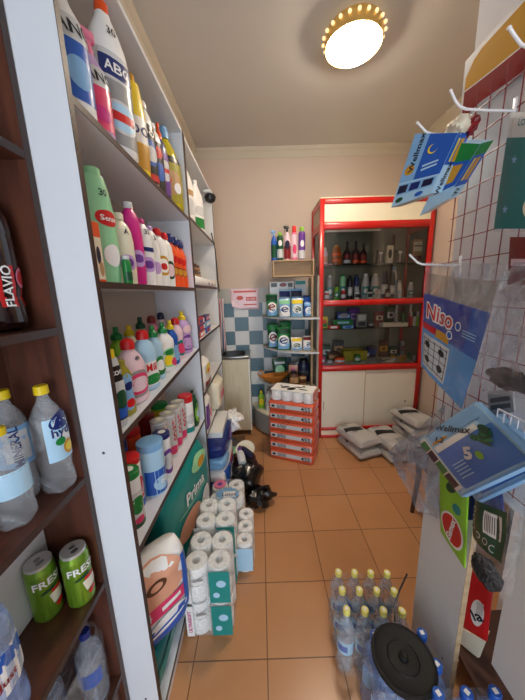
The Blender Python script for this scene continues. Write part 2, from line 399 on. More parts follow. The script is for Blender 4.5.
def cap_mesh(kind, r, h):
    mb = MB()
    if kind == 'flat': mb.lathe([(0, r), (h*.9, r), (h, r*.9)], 20)
    elif kind == 'dome': mb.lathe([(0, r), (h*.5, r), (h*.85, r*.8), (h, r*.4)], 20)
    elif kind == 'pull': mb.lathe([(0, r), (h*.35, r), (h*.5, r*.6), (h*.62, r*.42), (h*.66, r*.5), (h, r*.46)], 20)
    elif kind == 'screw':
        n = 24; rs = [[(rr*(1+.05*(i % 2))*math.cos(2*PI*i/n), rr*(1+.05*(i % 2))*math.sin(2*PI*i/n), z) for i in range(n)] for z, rr in ((0, r), (h*.92, r*.97), (h, r*.85))]
        mb.rings(rs)
    elif kind == 'trigger':
        mb.lathe([(0, r), (h*.3, r), (h*.4, r*.7)], 14); mb.box(-r*2.6, r*1.6, -r*.7, r*.7, h*.55, h, r*.3); mb.box(-r*.6, r*.6, -r*.6, r*.6, h*.35, h*.6)
        mb.tube([(-r*1.2, 0, h*.6), (-r*1.9, 0, h*.35), (-r*2.0, 0, h*.05)], r*.28, 6); mb.box(-r*3.1, -r*2.5, -r*.4, r*.4, h*.68, h*.9)
    return mb
def bottle(name, label, cat, loc, rz, H, hw, hd, shape, body, cap=None, ds=(), group=None, e=2.4, handle=False, n=24, parent_label=True):
    """cap = (kind, radius, height, material); H includes the cap"""
    t = T(name, label, cat, loc, rz, group); ch = cap[2] if cap else 0
    pf = SH[shape]; topt = pf[-1][0]; Hb = (H-ch)/topt if cap else H
    O('body', MB().lathe([(p[0]*Hb, hw*p[1], hd*p[2]) for p in dense(pf)], n, e=e), body, t)
    if cap:
        o = O('cap', cap_mesh(cap[0], cap[1], ch), cap[3], t, loc=(0, 0, topt*Hb-.001))
    if handle:
        O('handle', MB().tube([(hw*.35, 0, Hb*.84), (hw*.85, 0, Hb*.80), (hw*1.05, 0, Hb*.66), (hw*1.0, 0, Hb*.52), (hw*.85, 0, Hb*.45)], hd*.28, 8), body, t)
    deco(t, surf(pf, hw, hd, Hb, e), ds, hw*2, Hb)
    return t
def dense(pf):
    out = []
    for a, b in zip(pf, pf[1:]):
        k = max(1, int((b[0]-a[0])/.08))
        for i in range(k): out.append(tuple(a[j]+(b[j]-a[j])*i/k for j in range(3)))
    out.append(pf[-1]); return out
R90 = PI/2
def flat_fn(y): return lambda x, z, off: (x, y-off, z)
def box_item(name, label, cat, loc, rz, w, d, h, m, ds=(), group=None, b=.002, side=(), rot=None):
    t = T(name, label, cat, loc, rz, group, rot=rot)
    O('carton', MB().box(-w/2, w/2, -d/2, d/2, 0, h, b), m, t, smooth=False)
    deco(t, flat_fn(-d/2), ds, w, h)
    if side: deco(t, lambda x, z, off: (-w/2-off, -x, z), side, d, h)
    return t
G1 = 'bottles on the top shelf of the first unit'
z = Z1
bottle('spray_bottle', 'blue and white cleaner spray bottle, nearest on the top shelf', 'spray bottle', (-.45, .805, z), R90-.55, .32, .050, .030, 'spray', 'white', ('trigger', .013, .075, 'lilac'),
       [('R', -.62, .62, .1, .55, 'blue'), ('R', -.6, .6, .5, .66, 'lgrey', 'emblem', .12), ('T', 'BANG', 0, .58, .085, 'black', .12), ('E', -.2, .35, .18, .4, 'lblue', 'emblem')], G1)
bottle('spray_bottle', 'pink and white cleaner spray bottle behind the blue one on the top shelf', 'spray bottle', (-.45, .905, z), R90-.55, .265, .047, .028, 'spray', 'lilac', ('trigger', .013, .06, 'pink'),
       [('R', -.62, .62, .08, .5, 'rose'), ('R', -.6, .6, .48, .66, 'lgrey', 'emblem', .12), ('T', 'BANG', 0, .57, .09, 'black', .12), ('E', -.25, .3, .15, .3, 'magenta', 'emblem')], G1)
bottle('bleach_bottle', 'large white bottle with orange cap and grey green label on the top shelf', 'bottle', (-.45, 1.02, z), R90-.55, .415, .064, .042, 'drain', 'white', ('flat', .019, .028, 'orange'),
       [('R', -.6, .6, .06, .66, 'lgrey'), ('R', -.6, .6, .06, .48, 'grey', 'emblem'), ('R', -.42, .42, .50, .62, 'dblue', 'emblem'), ('T', 'ABC', 0, .56, .062, 'white'), ('E', -.45, .45, .14, .36, 'lgrey', 'emblem'), ('E', -.38, .38, .16, .34, 'sky', 'emblem'), ('R', -.3, .3, .22, .28, 'red', 'emblem'), ('T', '30', 0, .8, .05, 'ink')], G1)
bottle('cleaner_bottle', 'slim clear bottle with white label and tiny red print, beside the large white bottle', 'bottle', (-.47, 1.115, z), R90-.55, .35, .035, .026, 'shampoo', 'lgrey', ('pull', .013, .04, 'orange'),
       [('R', -.6, .6, .1, .6, 'white'), ('R', -.4, .4, .2, .3, 'red', 'emblem')], G1)
bottle('cleaner_bottle', 'yellow bottle with white label on the top shelf', 'bottle', (-.456, 1.20, z), R90-.55, .355, .046, .032, 'shampoo', 'yellow', ('flat', .016, .03, 'gold'),
       [('R', -.6, .6, .35, .6, 'white'), ('R', -.6, .6, .1, .34, 'gold', 'label'), ('T', 'DO', 0, .47, .09, 'dblue')], G1)
bottle('cleaner_bottle', 'bottle with white shoulder and black label with blue swirl, first of two', 'bottle', (-.455, 1.288, z), R90-.55, .325, .046, .03, 'oval', 'white', ('dome', .02, .03, 'white'),
       [('R', -.62, .62, .06, .72, 'black'), ('E', -.4, .4, .25, .55, 'blue', 'emblem'), ('E', -.3, .4, .3, .48, 'lgrey', 'emblem'), ('T', 'DO', 0, .62, .07, 'white'), ('R', -.5, .5, .08, .16, 'red', 'emblem')], G1)
bottle('cleaner_bottle', 'bottle with black label and red spot, second of two', 'bottle', (-.455, 1.386, z), R90-.55, .30, .042, .03, 'oval', 'white', ('dome', .018, .028, 'white'),
       [('R', -.62, .62, .06, .72, 'black'), ('E', -.35, .35, .2, .45, 'blue', 'emblem'), ('E', -.25, .25, .5, .66, 'red', 'emblem')], G1)
bottle('cleaner_bottle', 'dark blue bottle with pointed orange nozzle on the top shelf', 'bottle', (-.455, 1.475, z), R90-.55, .345, .038, .03, 'oval', 'dblue', ('pull', .015, .07, 'orange'),
       [('R', -.62, .62, .1, .7, 'purple'), ('E', -.4, .4, .3, .6, 'lgrey', 'emblem'), ('R', -.3, .3, .42, .48, 'red', 'emblem')], G1)
bottle('soap_bottle', 'yellow green liquid bottle with pale blue round top ending the top shelf', 'bottle', (-.475, 1.625, z), R90-.8, .41, .078, .045, 'jug', 'yellow_oil', ('dome', .026, .06, 'lblue'),
       [('R', -.6, .6, .1, .62, 'olive'), ('R', -.6, .6, .6, .68, 'black', 'label'), ('E', -.4, .4, .2, .5, 'tan', 'emblem'), ('E', -.3, .0, .3, .45, 'orange', 'emblem'), ('E', .05, .35, .22, .36, 'white', 'emblem')], G1)

G2 = 'bottles on the second shelf of the first unit'
z = Z2
box_item('carton', 'small orange and white picture box at the near end of the second shelf', 'box', (-.442, .775, z), R90-.2, .034, .03, .155, 'orange', [('R', -.4, .4, .05, .75, 'cream'), ('E', -.25, .2, .3, .6, 'navy'), ('E', -.1, .35, .1, .35, 'tan')])
bottle('shampoo_bottle', 'tall pale green shampoo bottle marked 30 with red badge', 'bottle', (-.462, .858, z), R90-.55, .315, .050, .028, 'shampoo', 'lgreen', ('flat', .022, .02, 'lgreen'),
       [('E', -.2, .5, .5, .64, 'red'), ('T', 'Sense', .17, .57, .045, 'white'), ('T', '30', .1, .78, .055, 'ink'), ('E', -.1, .4, .15, .35, 'white', 'emblem')], G2)
bottle('jar', 'small glass jar with green cream standing before the pale green bottle', 'jar', (-.415, .898, z), R90-.55, .085, .013, .012, 'jar', 'green', ('flat', .010, .012, 'lgrey'), [('R', -.5, .5, .1, .4, 'dgreen')], G2)
bottle('shampoo_bottle', 'cream coloured shampoo bottle with violet flower label', 'bottle', (-.455, .962, z), R90-.55, .225, .045, .024, 'oval', 'cream', ('flat', .018, .02, 'cream'),
       [('E', -.3, .4, .2, .42, 'lilac'), ('E', -.15, .25, .25, .37, 'purple', 'emblem'), ('T', 'A', .1, .74, .07, 'ink')], G2)
bottle('shampoo_bottle', 'magenta bottle half hidden at the back of the second shelf', 'bottle', (-.545, 1.0, z), R90-.55, .335, .046, .024, 'oval', 'magenta', ('flat', .015, .02, 'lpink'), [('E', -.35, .35, .2, .45, 'lpink')], G2)
bottle('shampoo_bottle', 'bright magenta bottle with lilac emblem between cream and white bottles', 'bottle', (-.455, 1.053, z), R90-.55, .285, .040, .025, 'oval', 'magenta', ('flat', .015, .022, 'lgrey'), [('E', -.35, .4, .22, .42, 'lilac'), ('E', -.2, .25, .27, .37, 'purple', 'emblem')], G2)
bottle('shampoo_bottle', 'white bottle marked 33 with violet flower emblem', 'bottle', (-.455, 1.143, z), R90-.55, .255, .043, .026, 'oval', 'white', ('dome', .016, .02, 'magenta'),
       [('E', -.35, .4, .2, .42, 'lilac'), ('E', -.2, .25, .25, .37, 'purple', 'emblem'), ('T', '33', .1, .78, .07, 'ink'), ('R', -.2, .4, .5, .56, 'dblue', 'label')], G2)
bottle('shampoo_bottle', 'white bottle marked 3 behind the one marked 33', 'bottle', (-.46, 1.235, z), R90-.55, .25, .041, .026, 'oval', 'white', ('dome', .016, .02, 'lilac'), [('T', '3', .1, .78, .07, 'ink'), ('E', -.3, .35, .2, .4, 'lilac', 'label')], G2)
bottle('soap_bottle', 'white soap bottle with red cap and gold ring label', 'bottle', (-.46, 1.33, z), R90-.55, .26, .045, .027, 'oval', 'white', ('dome', .02, .034, 'red'),
       [('E', -.4, .45, .2, .55, 'gold'), ('E', -.3, .35, .25, .5, 'white', 'emblem'), ('E', -.15, .2, .3, .42, 'red', 'emblem')], G2)
bottle('soap_bottle', 'white soap bottle with red cap and green oval, left of the orange bottles', 'bottle', (-.46, 1.422, z), R90-.55, .26, .042, .027, 'oval', 'white', ('dome', .02, .034, 'red'),
       [('E', -.4, .45, .15, .5, 'dgreen'), ('E', -.3, .35, .2, .44, 'lpink', 'emblem')], G2)
for k, (y, lb) in enumerate(((1.510, 'nearest of the three orange red bottles with blue caps'), (1.597, 'middle of the three orange red bottles with blue caps'), (1.684, 'farthest of the three orange red bottles with blue caps'))):
    bottle('soap_bottle', lb, 'bottle', (-.46, y, z), R90-.55, .272, .039, .026, 'dish', 'orange', ('dome', .022, .045, 'dblue'),
       [('R', -.5, .5, .25, .42, 'dred'), ('E', -.25, .3, .26, .4, 'gold', 'emblem'), ('E', -.3, .35, .5, .64, 'red', 'label')], 'orange red bottles at the end of the second shelf')

G3 = 'dish soap bottles on the third shelf of the first unit'
def z3(y): return Z3a+(Z3b-Z3a)*(y-.70)/1.058
def z4(y): return Z4a+(Z4b-Z4a)*(y-.70)/1.058
def b3(label, x, y, H, hw, hd, shape, body, cap, ds, **k):
    return bottle('soap_bottle', label, 'bottle', (x, y, z3(y)+.001), R90-.35, H, hw, hd, shape, body, cap, ds, G3, **k)
b3('clear bottle with yellow cap and black label, nearest on third shelf', -.437, .768, .235, .030, .022, 'shampoo', 'lgrey', ('flat', .014, .025, 'petcap_yellow'),
   [('R', -.62, .62, .1, .82, 'black'), ('T', 'ton', 0, .74, .08, 'white'), ('R', -.55, .55, .12, .4, 'blue', 'emblem'), ('R', -.4, .4, .42, .62, 'lgrey', 'emblem'), ('E', -.3, .4, .25, .5, 'dgreen', 'emblem')])
b3('olive yellow bottle with curved side and blue leaf label', -.445, .838, .185, .034, .020, 'dish', 'olive', ('flat', .013, .016, 'olive'),
   [('E', -.4, .4, .1, .75, 'lblue'), ('E', -.2, .3, .15, .3, 'red', 'emblem'), ('E', -.2, .3, .45, .6, 'dblue', 'emblem')])
b3('pale pink white bottle with red cap marked 49', -.467, .94, .232, .060, .036, 'jug', 'lpink', ('dome', .024, .036, 'red'),
   [('E', -.5, .5, .1, .55, 'grey'), ('E', -.42, .42, .15, .5, 'rose', 'emblem'), ('E', -.34, .34, .2, .44, 'lpink', 'emblem'), ('T', '49', .05, .74, .07, 'ink')], handle=False)
b3('light blue bottle with red cap and red and green label', -.467, 1.066, .24, .058, .036, 'dish', 'sky', ('dome', .024, .036, 'red'),
   [('R', -.5, .5, .08, .5, 'white'), ('T', 'Mili', 0, .40, .13, 'red'), ('E', -.4, .4, .1, .28, 'green', 'emblem')])
b3('white blue bottle with green cap beside the light blue one', -.47, 1.176, .24, .044, .032, 'dish', 'sky', ('pull', .022, .05, 'green'),
   [('E', -.4, .4, .1, .5, 'green'), ('E', -.3, .3, .2, .42, 'white', 'emblem')])
b3('dark green pump cap bottle standing in the back row of the third shelf', -.58, .98, .26, .04, .03, 'dish', 'lgreen', ('pull', .022, .055, 'dgreen'), [('E', -.4, .4, .2, .5, 'green')])
b3('green capped bottle standing second in the back row', -.58, 1.09, .25, .04, .03, 'dish', 'lime', ('pull', .022, .05, 'green'), [('E', -.4, .4, .2, .5, 'white')])
b3('white bottle with green pull cap and leafy fruit label', -.467, 1.292, .235, .062, .036, 'dish', 'white', ('pull', .022, .05, 'green'),
   [('E', -.5, .5, .1, .55, 'lgreen'), ('E', -.35, .1, .15, .4, 'yellow', 'emblem'), ('E', .0, .4, .1, .3, 'rose', 'emblem'), ('E', -.3, .3, .38, .52, 'green', 'emblem')])
b3('yellow capped bottle in the back row of the third shelf', -.58, 1.20, .24, .04, .03, 'dish', 'cream', ('pull', .022, .045, 'petcap_yellow'), [('E', -.4, .4, .2, .5, 'gold')])
b3('dark green capped bottle in the back row behind the fruit label bottle', -.58, 1.32, .26, .04, .03, 'dish', 'lgreen', ('pull', .022, .055, 'dgreen'), [('E', -.4, .4, .2, .5, 'dgreen')])
b3('blue bottle with yellow cap next to the fruit label bottle', -.467, 1.40, .228, .04, .032, 'dish', 'blue', ('pull', .02, .045, 'petcap_yellow'), [('E', -.4, .4, .1, .5, 'lblue')])
b3('pink bottle with red cap and round dark label', -.467, 1.492, .23, .045, .034, 'dish', 'lpink', ('dome', .022, .036, 'red'), [('E', -.5, .5, .1, .5, 'dteal'), ('E', -.35, .35, .16, .42, 'rose', 'emblem')])
b3('bottle with dark red cap in the back row near the far end', -.58, 1.46, .25, .04, .03, 'dish', 'pink', ('dome', .022, .04, 'dred'), [('E', -.4, .4, .2, .5, 'white')])
b3('white bottle with dark cap behind the lilac bottle', -.58, 1.60, .25, .04, .03, 'dish', 'lpink', ('dome', .02, .04, 'navy'), [('E', -.4, .4, .2, .5, 'pink')])
b3('lilac bottle with yellow pull cap at the far end of the third shelf', -.467, 1.625, .25, .066, .038, 'dish', 'lilac', ('pull', .022, .05, 'petcap_yellow'), [('E', -.5, .5, .08, .5, 'purple'), ('E', -.4, .4, .12, .45, 'lilac', 'emblem'), ('E', -.3, .3, .55, .75, 'lpink', 'label')])

G4 = 'cans and tubs on the fourth shelf of the first unit'
def can(label, x, y, H, r, body, lid, ds, lh=.022, name='cleanser_can', cat='can', disc=None):
    t = bottle(name, label, cat, (x, y, z4(y)+.001), R90-.5, H, r, r, 'can', body, ('flat', r*1.02, lh, lid), ds, G4, e=2)
    if disc: O('lid_disc', MB().lathe([(0, r*.45), (.001, r*.45)], 16), disc, t, loc=(r*.15, 0, H-.0005))
    return t
can('white cleanser can with green lid, nearest on the fourth shelf', -.462, .815, .215, .036, 'white', 'green', [('R', -.7, .7, .05, .7, 'lgrey'), ('E', -.4, .4, .3, .62, 'green'), ('R', -.7, .7, .04, .14, 'dgreen'), ('E', -.25, .25, .12, .25, 'rose')], disc='white')
can('white can with bright red lid behind the green lidded can', -.505, .90, .215, .043, 'white', 'red', [('E', -.5, .5, .2, .7, 'red'), ('R', -.7, .7, .04, .2, 'blue')])
can('pale blue tub with wide light blue lid', -.463, 1.005, .225, .050, 'sky', 'lblue', [('R', -.75, .75, .04, .55, 'blue'), ('E', -.35, .35, .1, .4, 'sky', 'emblem'), ('T', '68', .1, .3, .12, 'white')], lh=.03, name='plastic_tub', cat='tub')
can('dark blue lidded can at the back of the fourth shelf', -.59, .99, .23, .04, 'blue', 'dblue', [], disc='white')
can('round can with dark blue cap and small white disc', -.455, 1.106, .21, .036, 'white', 'dblue', [('E', -.5, .5, .1, .7, 'purple'), ('E', -.35, .35, .2, .6, 'lgrey', 'emblem')], disc='white')
can('red and yellow topped can at the back of the fourth shelf', -.585, 1.10, .23, .04, 'orange', 'red', [('R', -.7, .7, .2, .6, 'yellow')])
for k, (x, y, lb) in enumerate(((-.495, 1.19, 'nearest of the four tall white cans with red upright lettering'), (-.482, 1.275, 'second nearest of the four tall white cans with red upright lettering'), (-.482, 1.362, 'third of the four tall white cans with red upright lettering'), (-.482, 1.449, 'farthest of the four tall white cans with red upright lettering'))):
    can(lb, x, y, .235, .036, 'white', 'alu', [('R', -.75, .75, .03, .93, 'lgrey'), ('T', 'SORTI', .15, .62, .13, 'red', PI/2), ('E', -.5, .3, .08, .28, 'rose')], lh=.008, disc='cream')
can('dark red lidded can behind the tall white cans', -.585, 1.27, .23, .04, 'dred', 'dred', [])
can('yellow and green tub in the back row near the far end', -.58, 1.43, .235, .045, 'lime', 'green', [('R', -.7, .7, .6, .9, 'yellow')], name='plastic_tub', cat='tub')
can('white can with bright red cap next to the last tall white can', -.467, 1.545, .24, .042, 'white', 'red', [('E', -.5, .5, .3, .6, 'lgrey'), ('R', -.7, .7, .05, .2, 'teal')], lh=.04)
bottle('soap_bottle', 'green bottle with oval label at the far end of the fourth shelf', 'bottle', (-.45, 1.65, z4(1.65)+.001), R90, .235, .045, .03, 'dish', 'dgreen', ('pull', .018, .04, 'dgreen'), [('E', -.5, .5, .1, .7, 'lime'), ('E', -.3, .3, .25, .5, 'sky', 'emblem')], G4)

# ------------------------------------------------------------ drinks on the near shelves
def pet(label, loc, rz, H, r, liquid, capm, ds, name='water_bottle', cat='bottle', group=None, parent=None, ribs=3):
    """ribbed soft-drink bottle with petaloid foot"""
    n = 30; rs = []
    P = [(0, .55), (.02, .86), (.06, 1), (.16, .97), (.22, .90), (.28, .97), (.34, 1), (.58, 1), (.60, .96), (.62, 1), (.72, .93), (.80, .66), (.86, .40), (.905, .30), (.93, .30)]
    for zt, rr in P:
        r_ = []
        for i in range(n):
            a = 2*PI*i/n; k = 1
            if zt <= .06: k = 1-.10*(1-zt/.07)*(1+math.cos(5*a))
            r_.append((r*rr*k*math.cos(a), r*rr*k*math.sin(a), zt*H+(.018*H*(1+math.cos(5*a))/2 if zt == 0 else 0)))
        rs.append(r_)
    if parent is None:
        t = T(name, label, cat, loc, rz, group); O('body', MB().rings(rs), liquid, t)
    else:
        t = O(name, MB().rings(rs), liquid, parent, loc=loc, rz=rz)
    O('cap', cap_mesh('screw', r*.40, H*.075), capm, t, loc=(0, 0, .925*H))
    pf = [(a, b, b) for a, b in P]
    deco(t, surf(pf, r, r, H, 2), ds, 2*r, H)
    return t
GW = 'lemon water bottles with yellow caps'
hyd = [('R', -.35, .7, .33, .72, 'sky'), ('E', -.1, .75, .48, .75, 'white', 'emblem'), ('E', -.2, .7, .62, .76, 'dblue', 'emblem', .3), ('T', 'hydra', .3, .58, .075, 'dblue'), ('E', .1, .5, .36, .5, 'gold', 'emblem'), ('E', .16, .44, .39, .47, 'yellow', 'emblem'), ('E', -.1, .2, .47, .54, 'green', 'emblem', .4)]
pet('clear bottle with yellow cap and lemon label, nearest the white post', (-.540, .637, 1.111), R90-.5, .285, .0375, 'pvc', 'petcap_yellow', hyd, group=GW)
pet('clear bottle with yellow cap and blue barcode label, left of the lemon label bottle', (-.6105, .610, 1.111), R90-.9, .285, .0365, 'pvc', 'petcap_yellow', [('R', -.7, .7, .35, .7, 'lblue'), ('R', -.2, .5, .4, .66, 'lgrey', 'emblem'), ('T', 'MINERAL', .1, .53, .06, 'dblue', PI/2)], group=GW)
pet('clear bottle cut by the left edge of the photo in front of the others', (-.560, .530, 1.111), R90, .23, .038, 'pvc', 'petcap_yellow', [('R', -.7, .7, .35, .6, 'sky')], group=GW)
pet('large dark cola bottle with red label on the upper brown shelf', (-.592, .622, 1.531), R90-.5, .34, .055, 'cola', 'red', [('R', -1.0, 1.0, .16, .42, 'red'), ('T', 'FLAVIO', .12, .29, .055, 'white', PI/2), ('E', .3, .65, .28, .41, 'pink', 'emblem'), ('E', .35, .60, .30, .39, 'red', 'emblem')], name='cola_bottle')
def drink_can(label, loc, rz):
    t = T('drink_can', label, 'drink can', loc, rz, 'green drink cans'); r, H = .034, .172
    P = [(0, .8), (.02, .86), (.06, 1), (.90, 1), (.96, .88), (.985, .88), (1, .86)]
    O('body', MB().lathe([(a*H, r*b) for a, b in P], 28), 'can_green', t)
    ld = O('lid', MB().lathe([(0, r*.83), (.001, r*.84)], 28), 'alu', t, loc=(0, 0, H+.0002))
    O('rim', MB().lathe([(H*.955, r*.9), (H*1.0, r*.9), (H*1.005, r*.86), (H*1.0, r*.82)], 28, caps=False), 'alu', t)
    m2 = MB().lathe([(0, .008, .006), (.0015, .008, .006)], 14, (0, .004, 0)).lathe([(.0, .010, .007), (.0006, .010, .007)], 14, (0, -.012, 0)); O('pull_tab', m2, 'steel', ld, loc=(0, 0, .0012))
    pf = [(a, b, b) for a, b in P]; fn = surf(pf, r, r, H, 2)
    deco(t, fn, [('R', -.9, .9, .08, .86, 'can_green'), ('T', 'FRESH', .1, .72, .12, 'white'), ('R', .0, .55, .3, .5, 'cream', 'emblem', .2), ('R', .05, .5, .48, .54, 'red', 'emblem', -.1), ('R', .12, .42, .2, .28, 'red', 'emblem', .5), ('E', -.3, .3, .55, .6, 'dgreen', 'emblem', .2)], 2*r, H)
drink_can('green drink can with red picture, nearer the white post', (-.543, .636, .746), R90-.6)
drink_can('green drink can behind and left of the other can', (-.614, .603, .746), R90-.5)
pet('big clear water jug with blue label at the left edge', (-.575, .40, .746), R90-.6, .33, .062, 'water_blue', 'dblue', [('R', -.9, .9, .30, .58, 'white'), ('R', -.9, .9, .5, .6, 'blue', 'emblem', -.2), ('T', 'Just', .25, .40, .05, 'dred')], name='water_jug')
wp = T('water_bottle_pack', 'shrink wrapped clear bottles on the lowest visible brown shelf', 'bottle pack', (-.575, .56, .361), 0)
for i, (x, y) in enumerate(((.02, .07), (-.04, -.015), (.02, -.09))):
    pet('', (x, y, 0), 0, .27, .036, 'water', 'dblue', [('R', -.7, .7, .35, .55, 'blue')], name='bottle', parent=wp)
O('wrap_film', MB().lathe([(0.002, .064, .13), (.2, .066, .135), (.25, .055, .12)], 28, (-.005, -.012, 0), e=3.5, caps=False), 'wrap', wp)

# ------------------------------------------------------------ diapers and toilet paper
def soft(name, label, cat, loc, rz, w, d, h, m, ds=(), group=None, e=4.5, crimp=True, seed=0, rot=None, bagtop=False):
    """plump plastic bag standing on its base; front is local -Y"""
    t = T(name, label, cat, loc, rz, group, rot=rot); rnd = random.Random(seed); n = 32; rs = []
    ph = [rnd.uniform(0, 6) for _ in range(6)]
    def dims(v):
        k = 1-.10*abs(2*v-1)**4; kk = 1-.25*abs(2*v-1)**5
        if bagtop: return w/2*(.90+.10*(2*v-1)**2), d/2*max(.03, (1-max(0, v-.25)/.75)**.62)*(1-.2*max(0, .2-v)/.2)
        if crimp and v > .90: kk *= 1-.9*(v-.90)/.10
        return w/2*k, d/2*kk
    wa = 2.0 if bagtop else 1
    def wob(a, v): return 1+wa*(.02*math.sin(3*a+ph[0]+5*v)+.015*math.sin(7*a+ph[1]+11*v)+.012*math.sin(11*a+ph[2]-17*v))
    for j in range(15):
        v = j/14; a_, b_ = dims(v)
        if v == 0: a_ *= .93; b_ *= .85
        rs.append([(a_*se(math.cos(t_), e)*wob(t_, v), b_*se(math.sin(t_), e)*wob(t_, v), v*h) for t_ in [2*PI*i/n for i in range(n)]])
    O('bag', MB().rings(rs), m, t)
    def fn(x, zz, off):
        v = max(0, min(1, zz/h)); a_, b_ = dims(v); xx = max(-.98, min(.98, x/a_))
        ang = math.acos(max(-1, min(1, se(xx, 4/e)))) if False else None
        yy = (1-abs(xx)**e)**(1/e)
        th = math.atan2(-abs(yy)**(e/2), se(xx, 4/e)); 
        return (x, -b_*yy*wob(th % (2*PI), v)-off-(.0015 if bagtop else .004), zz)
    deco(t, fn, ds, w, h)
    return t
soft('diaper_pack', 'large teal diaper pack with white lettering under the fourth shelf', 'diaper pack', (-.505, 1.38, Z5+.001), R90-.2, .54, .18, .615, 'teal',
     [('E', .02, .42, .78, .92, 'lgreen'), ('E', .16, .34, .79, .88, 'gold', 'emblem'), ('T', 'Prima', .06, .66, .115, 'white'), ('E', -.35, .15, .30, .52, 'skin'), ('E', .16, .46, .04, .52, 'white'), ('R', -.3, .3, .57, .58, 'lgreen')], seed=1)
soft('diaper_pack', 'white and pink baby diaper pack with blue printed base, nearest on the bottom shelf', 'diaper pack', (-.475, .885, .262), R90-.75, .27, .16, .36, 'white',
     [('E', -.46, .46, .50, .97, 'skin'), ('E', -.18, .12, .68, .82, 'brown', 'emblem'), ('E', -.12, .06, .71, .79, 'skin', 'emblem'), ('R', -.40, .40, .36, .52, 'rose'), ('T', '4', -.2, .45, .10, 'white'), ('R', .0, .3, .42, .47, 'white', 'emblem', .1), ('R', -.46, .46, .04, .30, 'blue'), ('E', -.3, .4, .16, .34, 'white', 'emblem', .15), ('R', -.2, .25, .2, .23, 'blue', 'emblem', .1), ('R', .36, .46, .3, .9, 'blue')], seed=2)
soft('diaper_pack', 'teal pack lying flat under the white and pink diaper pack', 'diaper pack', (-.50, .90, Z5+.001), R90, .32, .15, .158, 'dteal', [('R', -.4, .4, .3, .6, 'teal')], seed=3, crimp=False)
def roll_mesh(r, h, n=24):
    mb = MB(); c = r*.36
    R_ = [(c, 0), (r*.94, 0), (r, h*.05), (r, h*.95), (r*.94, h), (c, h), (c, 0)]
    mb.rings([[(a*math.cos(2*PI*i/n), a*math.sin(2*PI*i/n), zz) for i in range(n)] for a, zz in R_], False, False, mi=0)
    return mb
ROLL = None
def tp_pack(label, loc, rz, nx, ny, nz, r, rh, prints, name='toilet_paper_pack', group=None, wrapm='wrap'):
    global ROLL
    t = T(name, label, 'toilet paper', loc, rz, group)
    me = bpy.data.meshes.get('tp_roll_%d_%d' % (r*1000, rh*1000))
    for k in range(nz):
        for i in range(nx):
            for j in range(ny):
                if me is None:
                    o = O('roll', roll_mesh(r, rh-.004), 'paper', t); me = o.data; me.name = 'tp_roll_%d_%d' % (r*1000, rh*1000)
                else:
                    o = bpy.data.objects.new('roll', me); C.objects.link(o); o.parent = t
                o.location = ((i-(nx-1)/2)*2.02*r, (j-(ny-1)/2)*2.02*r, k*rh+.002)
    W, D, Hh = nx*2.02*r+.006, ny*2.02*r+.006, nz*rh+.006; b = r*.8
    def ring(zz, s):
        a, c = W/2*s, D/2*s; q = []
        for cx, cy, a0 in ((a-b, c-b, 0), (-a+b, c-b, PI/2), (-a+b, -c+b, PI), (a-b, -c+b, 1.5*PI)):
            for m_ in range(5): q.append((cx+b*math.cos(a0+m_*PI/8), cy+b*math.sin(a0+m_*PI/8), zz))
        return q
    O('wrap_film', MB().rings([ring(.001, .93), ring(.01, 1), ring(Hh-.012, 1), ring(Hh, .94)]), wrapm, t)
    deco(t, flat_fn(-D/2-.0005), prints, W, Hh)
    return t, W, D, Hh
up = [('R', -.5, -.34, .04, .96, 'white', 'label'), ('T', 'ULTRASOFT', -.42, .5, .085, 'magenta', PI/2), ('R', -.02, .02, .2, .8, 'lgrey', 'label'), ('R', -.28, -.06, .68, .74, 'grey', 'emblem', .2), ('R', .05, .48, .05, .95, 'teal', 'label'), ('E', .2, .4, .5, .7, 'sky', 'emblem'), ('E', .12, .26, .2, .36, 'sky', 'emblem')]
GT = 'toilet paper packs on the floor by the shelves'
tp_pack('toilet paper pack with teal print, lower of the nearest stack', (-.283, 1.108, .001), 0, 2, 2, 2, .053, .094, up, group=GT)
tp_pack('toilet paper pack with teal print, upper of the nearest stack', (-.283, 1.108, .197), 0, 2, 2, 2, .053, .094, up, group=GT)
tp_pack('toilet paper pack, lower of the second stack between nearest stack and bin bag', (-.285, 1.345, .001), .03, 2, 2, 2, .053, .094, up, group=GT)
tp_pack('toilet paper pack, upper of the second stack', (-.285, 1.345, .197), .03, 2, 2, 2, .053, .094, up, group=GT)
t, W, D, Hh = tp_pack('paper towel pack with pale blue star shaped label on top', (-.272, 1.70, .001), .05, 2, 2, 1, .058, .23, [], name='paper_towel_pack')
def topfn(h): return lambda x, y_, off: (x, y_, h+off)
pts = []
star = MB(); sp_ = []
for i in range(24):
    a = 2*PI*i/24; rr = .088 if i % 2 else .070; sp_.append((rr*math.cos(a)-.0, rr*.85*math.sin(a)-.045))
lab = O('label', MB().prism(sp_, Hh-.001, Hh+.001), 'lblue', t)
O('label_panel', MB().box(-.028, .058, -.075, -.02, Hh+.001, Hh+.002), 'white', lab); text('Lotos', lab, topfn(Hh+.0025), 'dblue', .03, (.014, -.05), 0, off=0)
O('printed_core', MB().lathe([(0, .045), (.002, .045)], 20, (-.06, .062, Hh)), 'pink', t)
O('printed_core', MB().lathe([(0.002, .018), (.003, .018)], 20, (-.06, .062, Hh)), 'purple', t)
t, W, D, Hh = tp_pack('narrow roll pack with white tag and black handwriting, right of the stacks', (-.135, 1.44, .001), .0, 1, 3, 2, .048, .094, [('R', -.45, .45, .1, .9, 'sky')], name='paper_roll_pack')
tg = O('tag', MB().box(.0, .0015, -.045, .045, 0, .085), 'white', t, loc=(W/2+.002, -.06, .05), smooth=False); text('45 L', tg, lambda x, z_, off: (.0015+off, x, z_), 'ink', .03, (0, .045), .4)

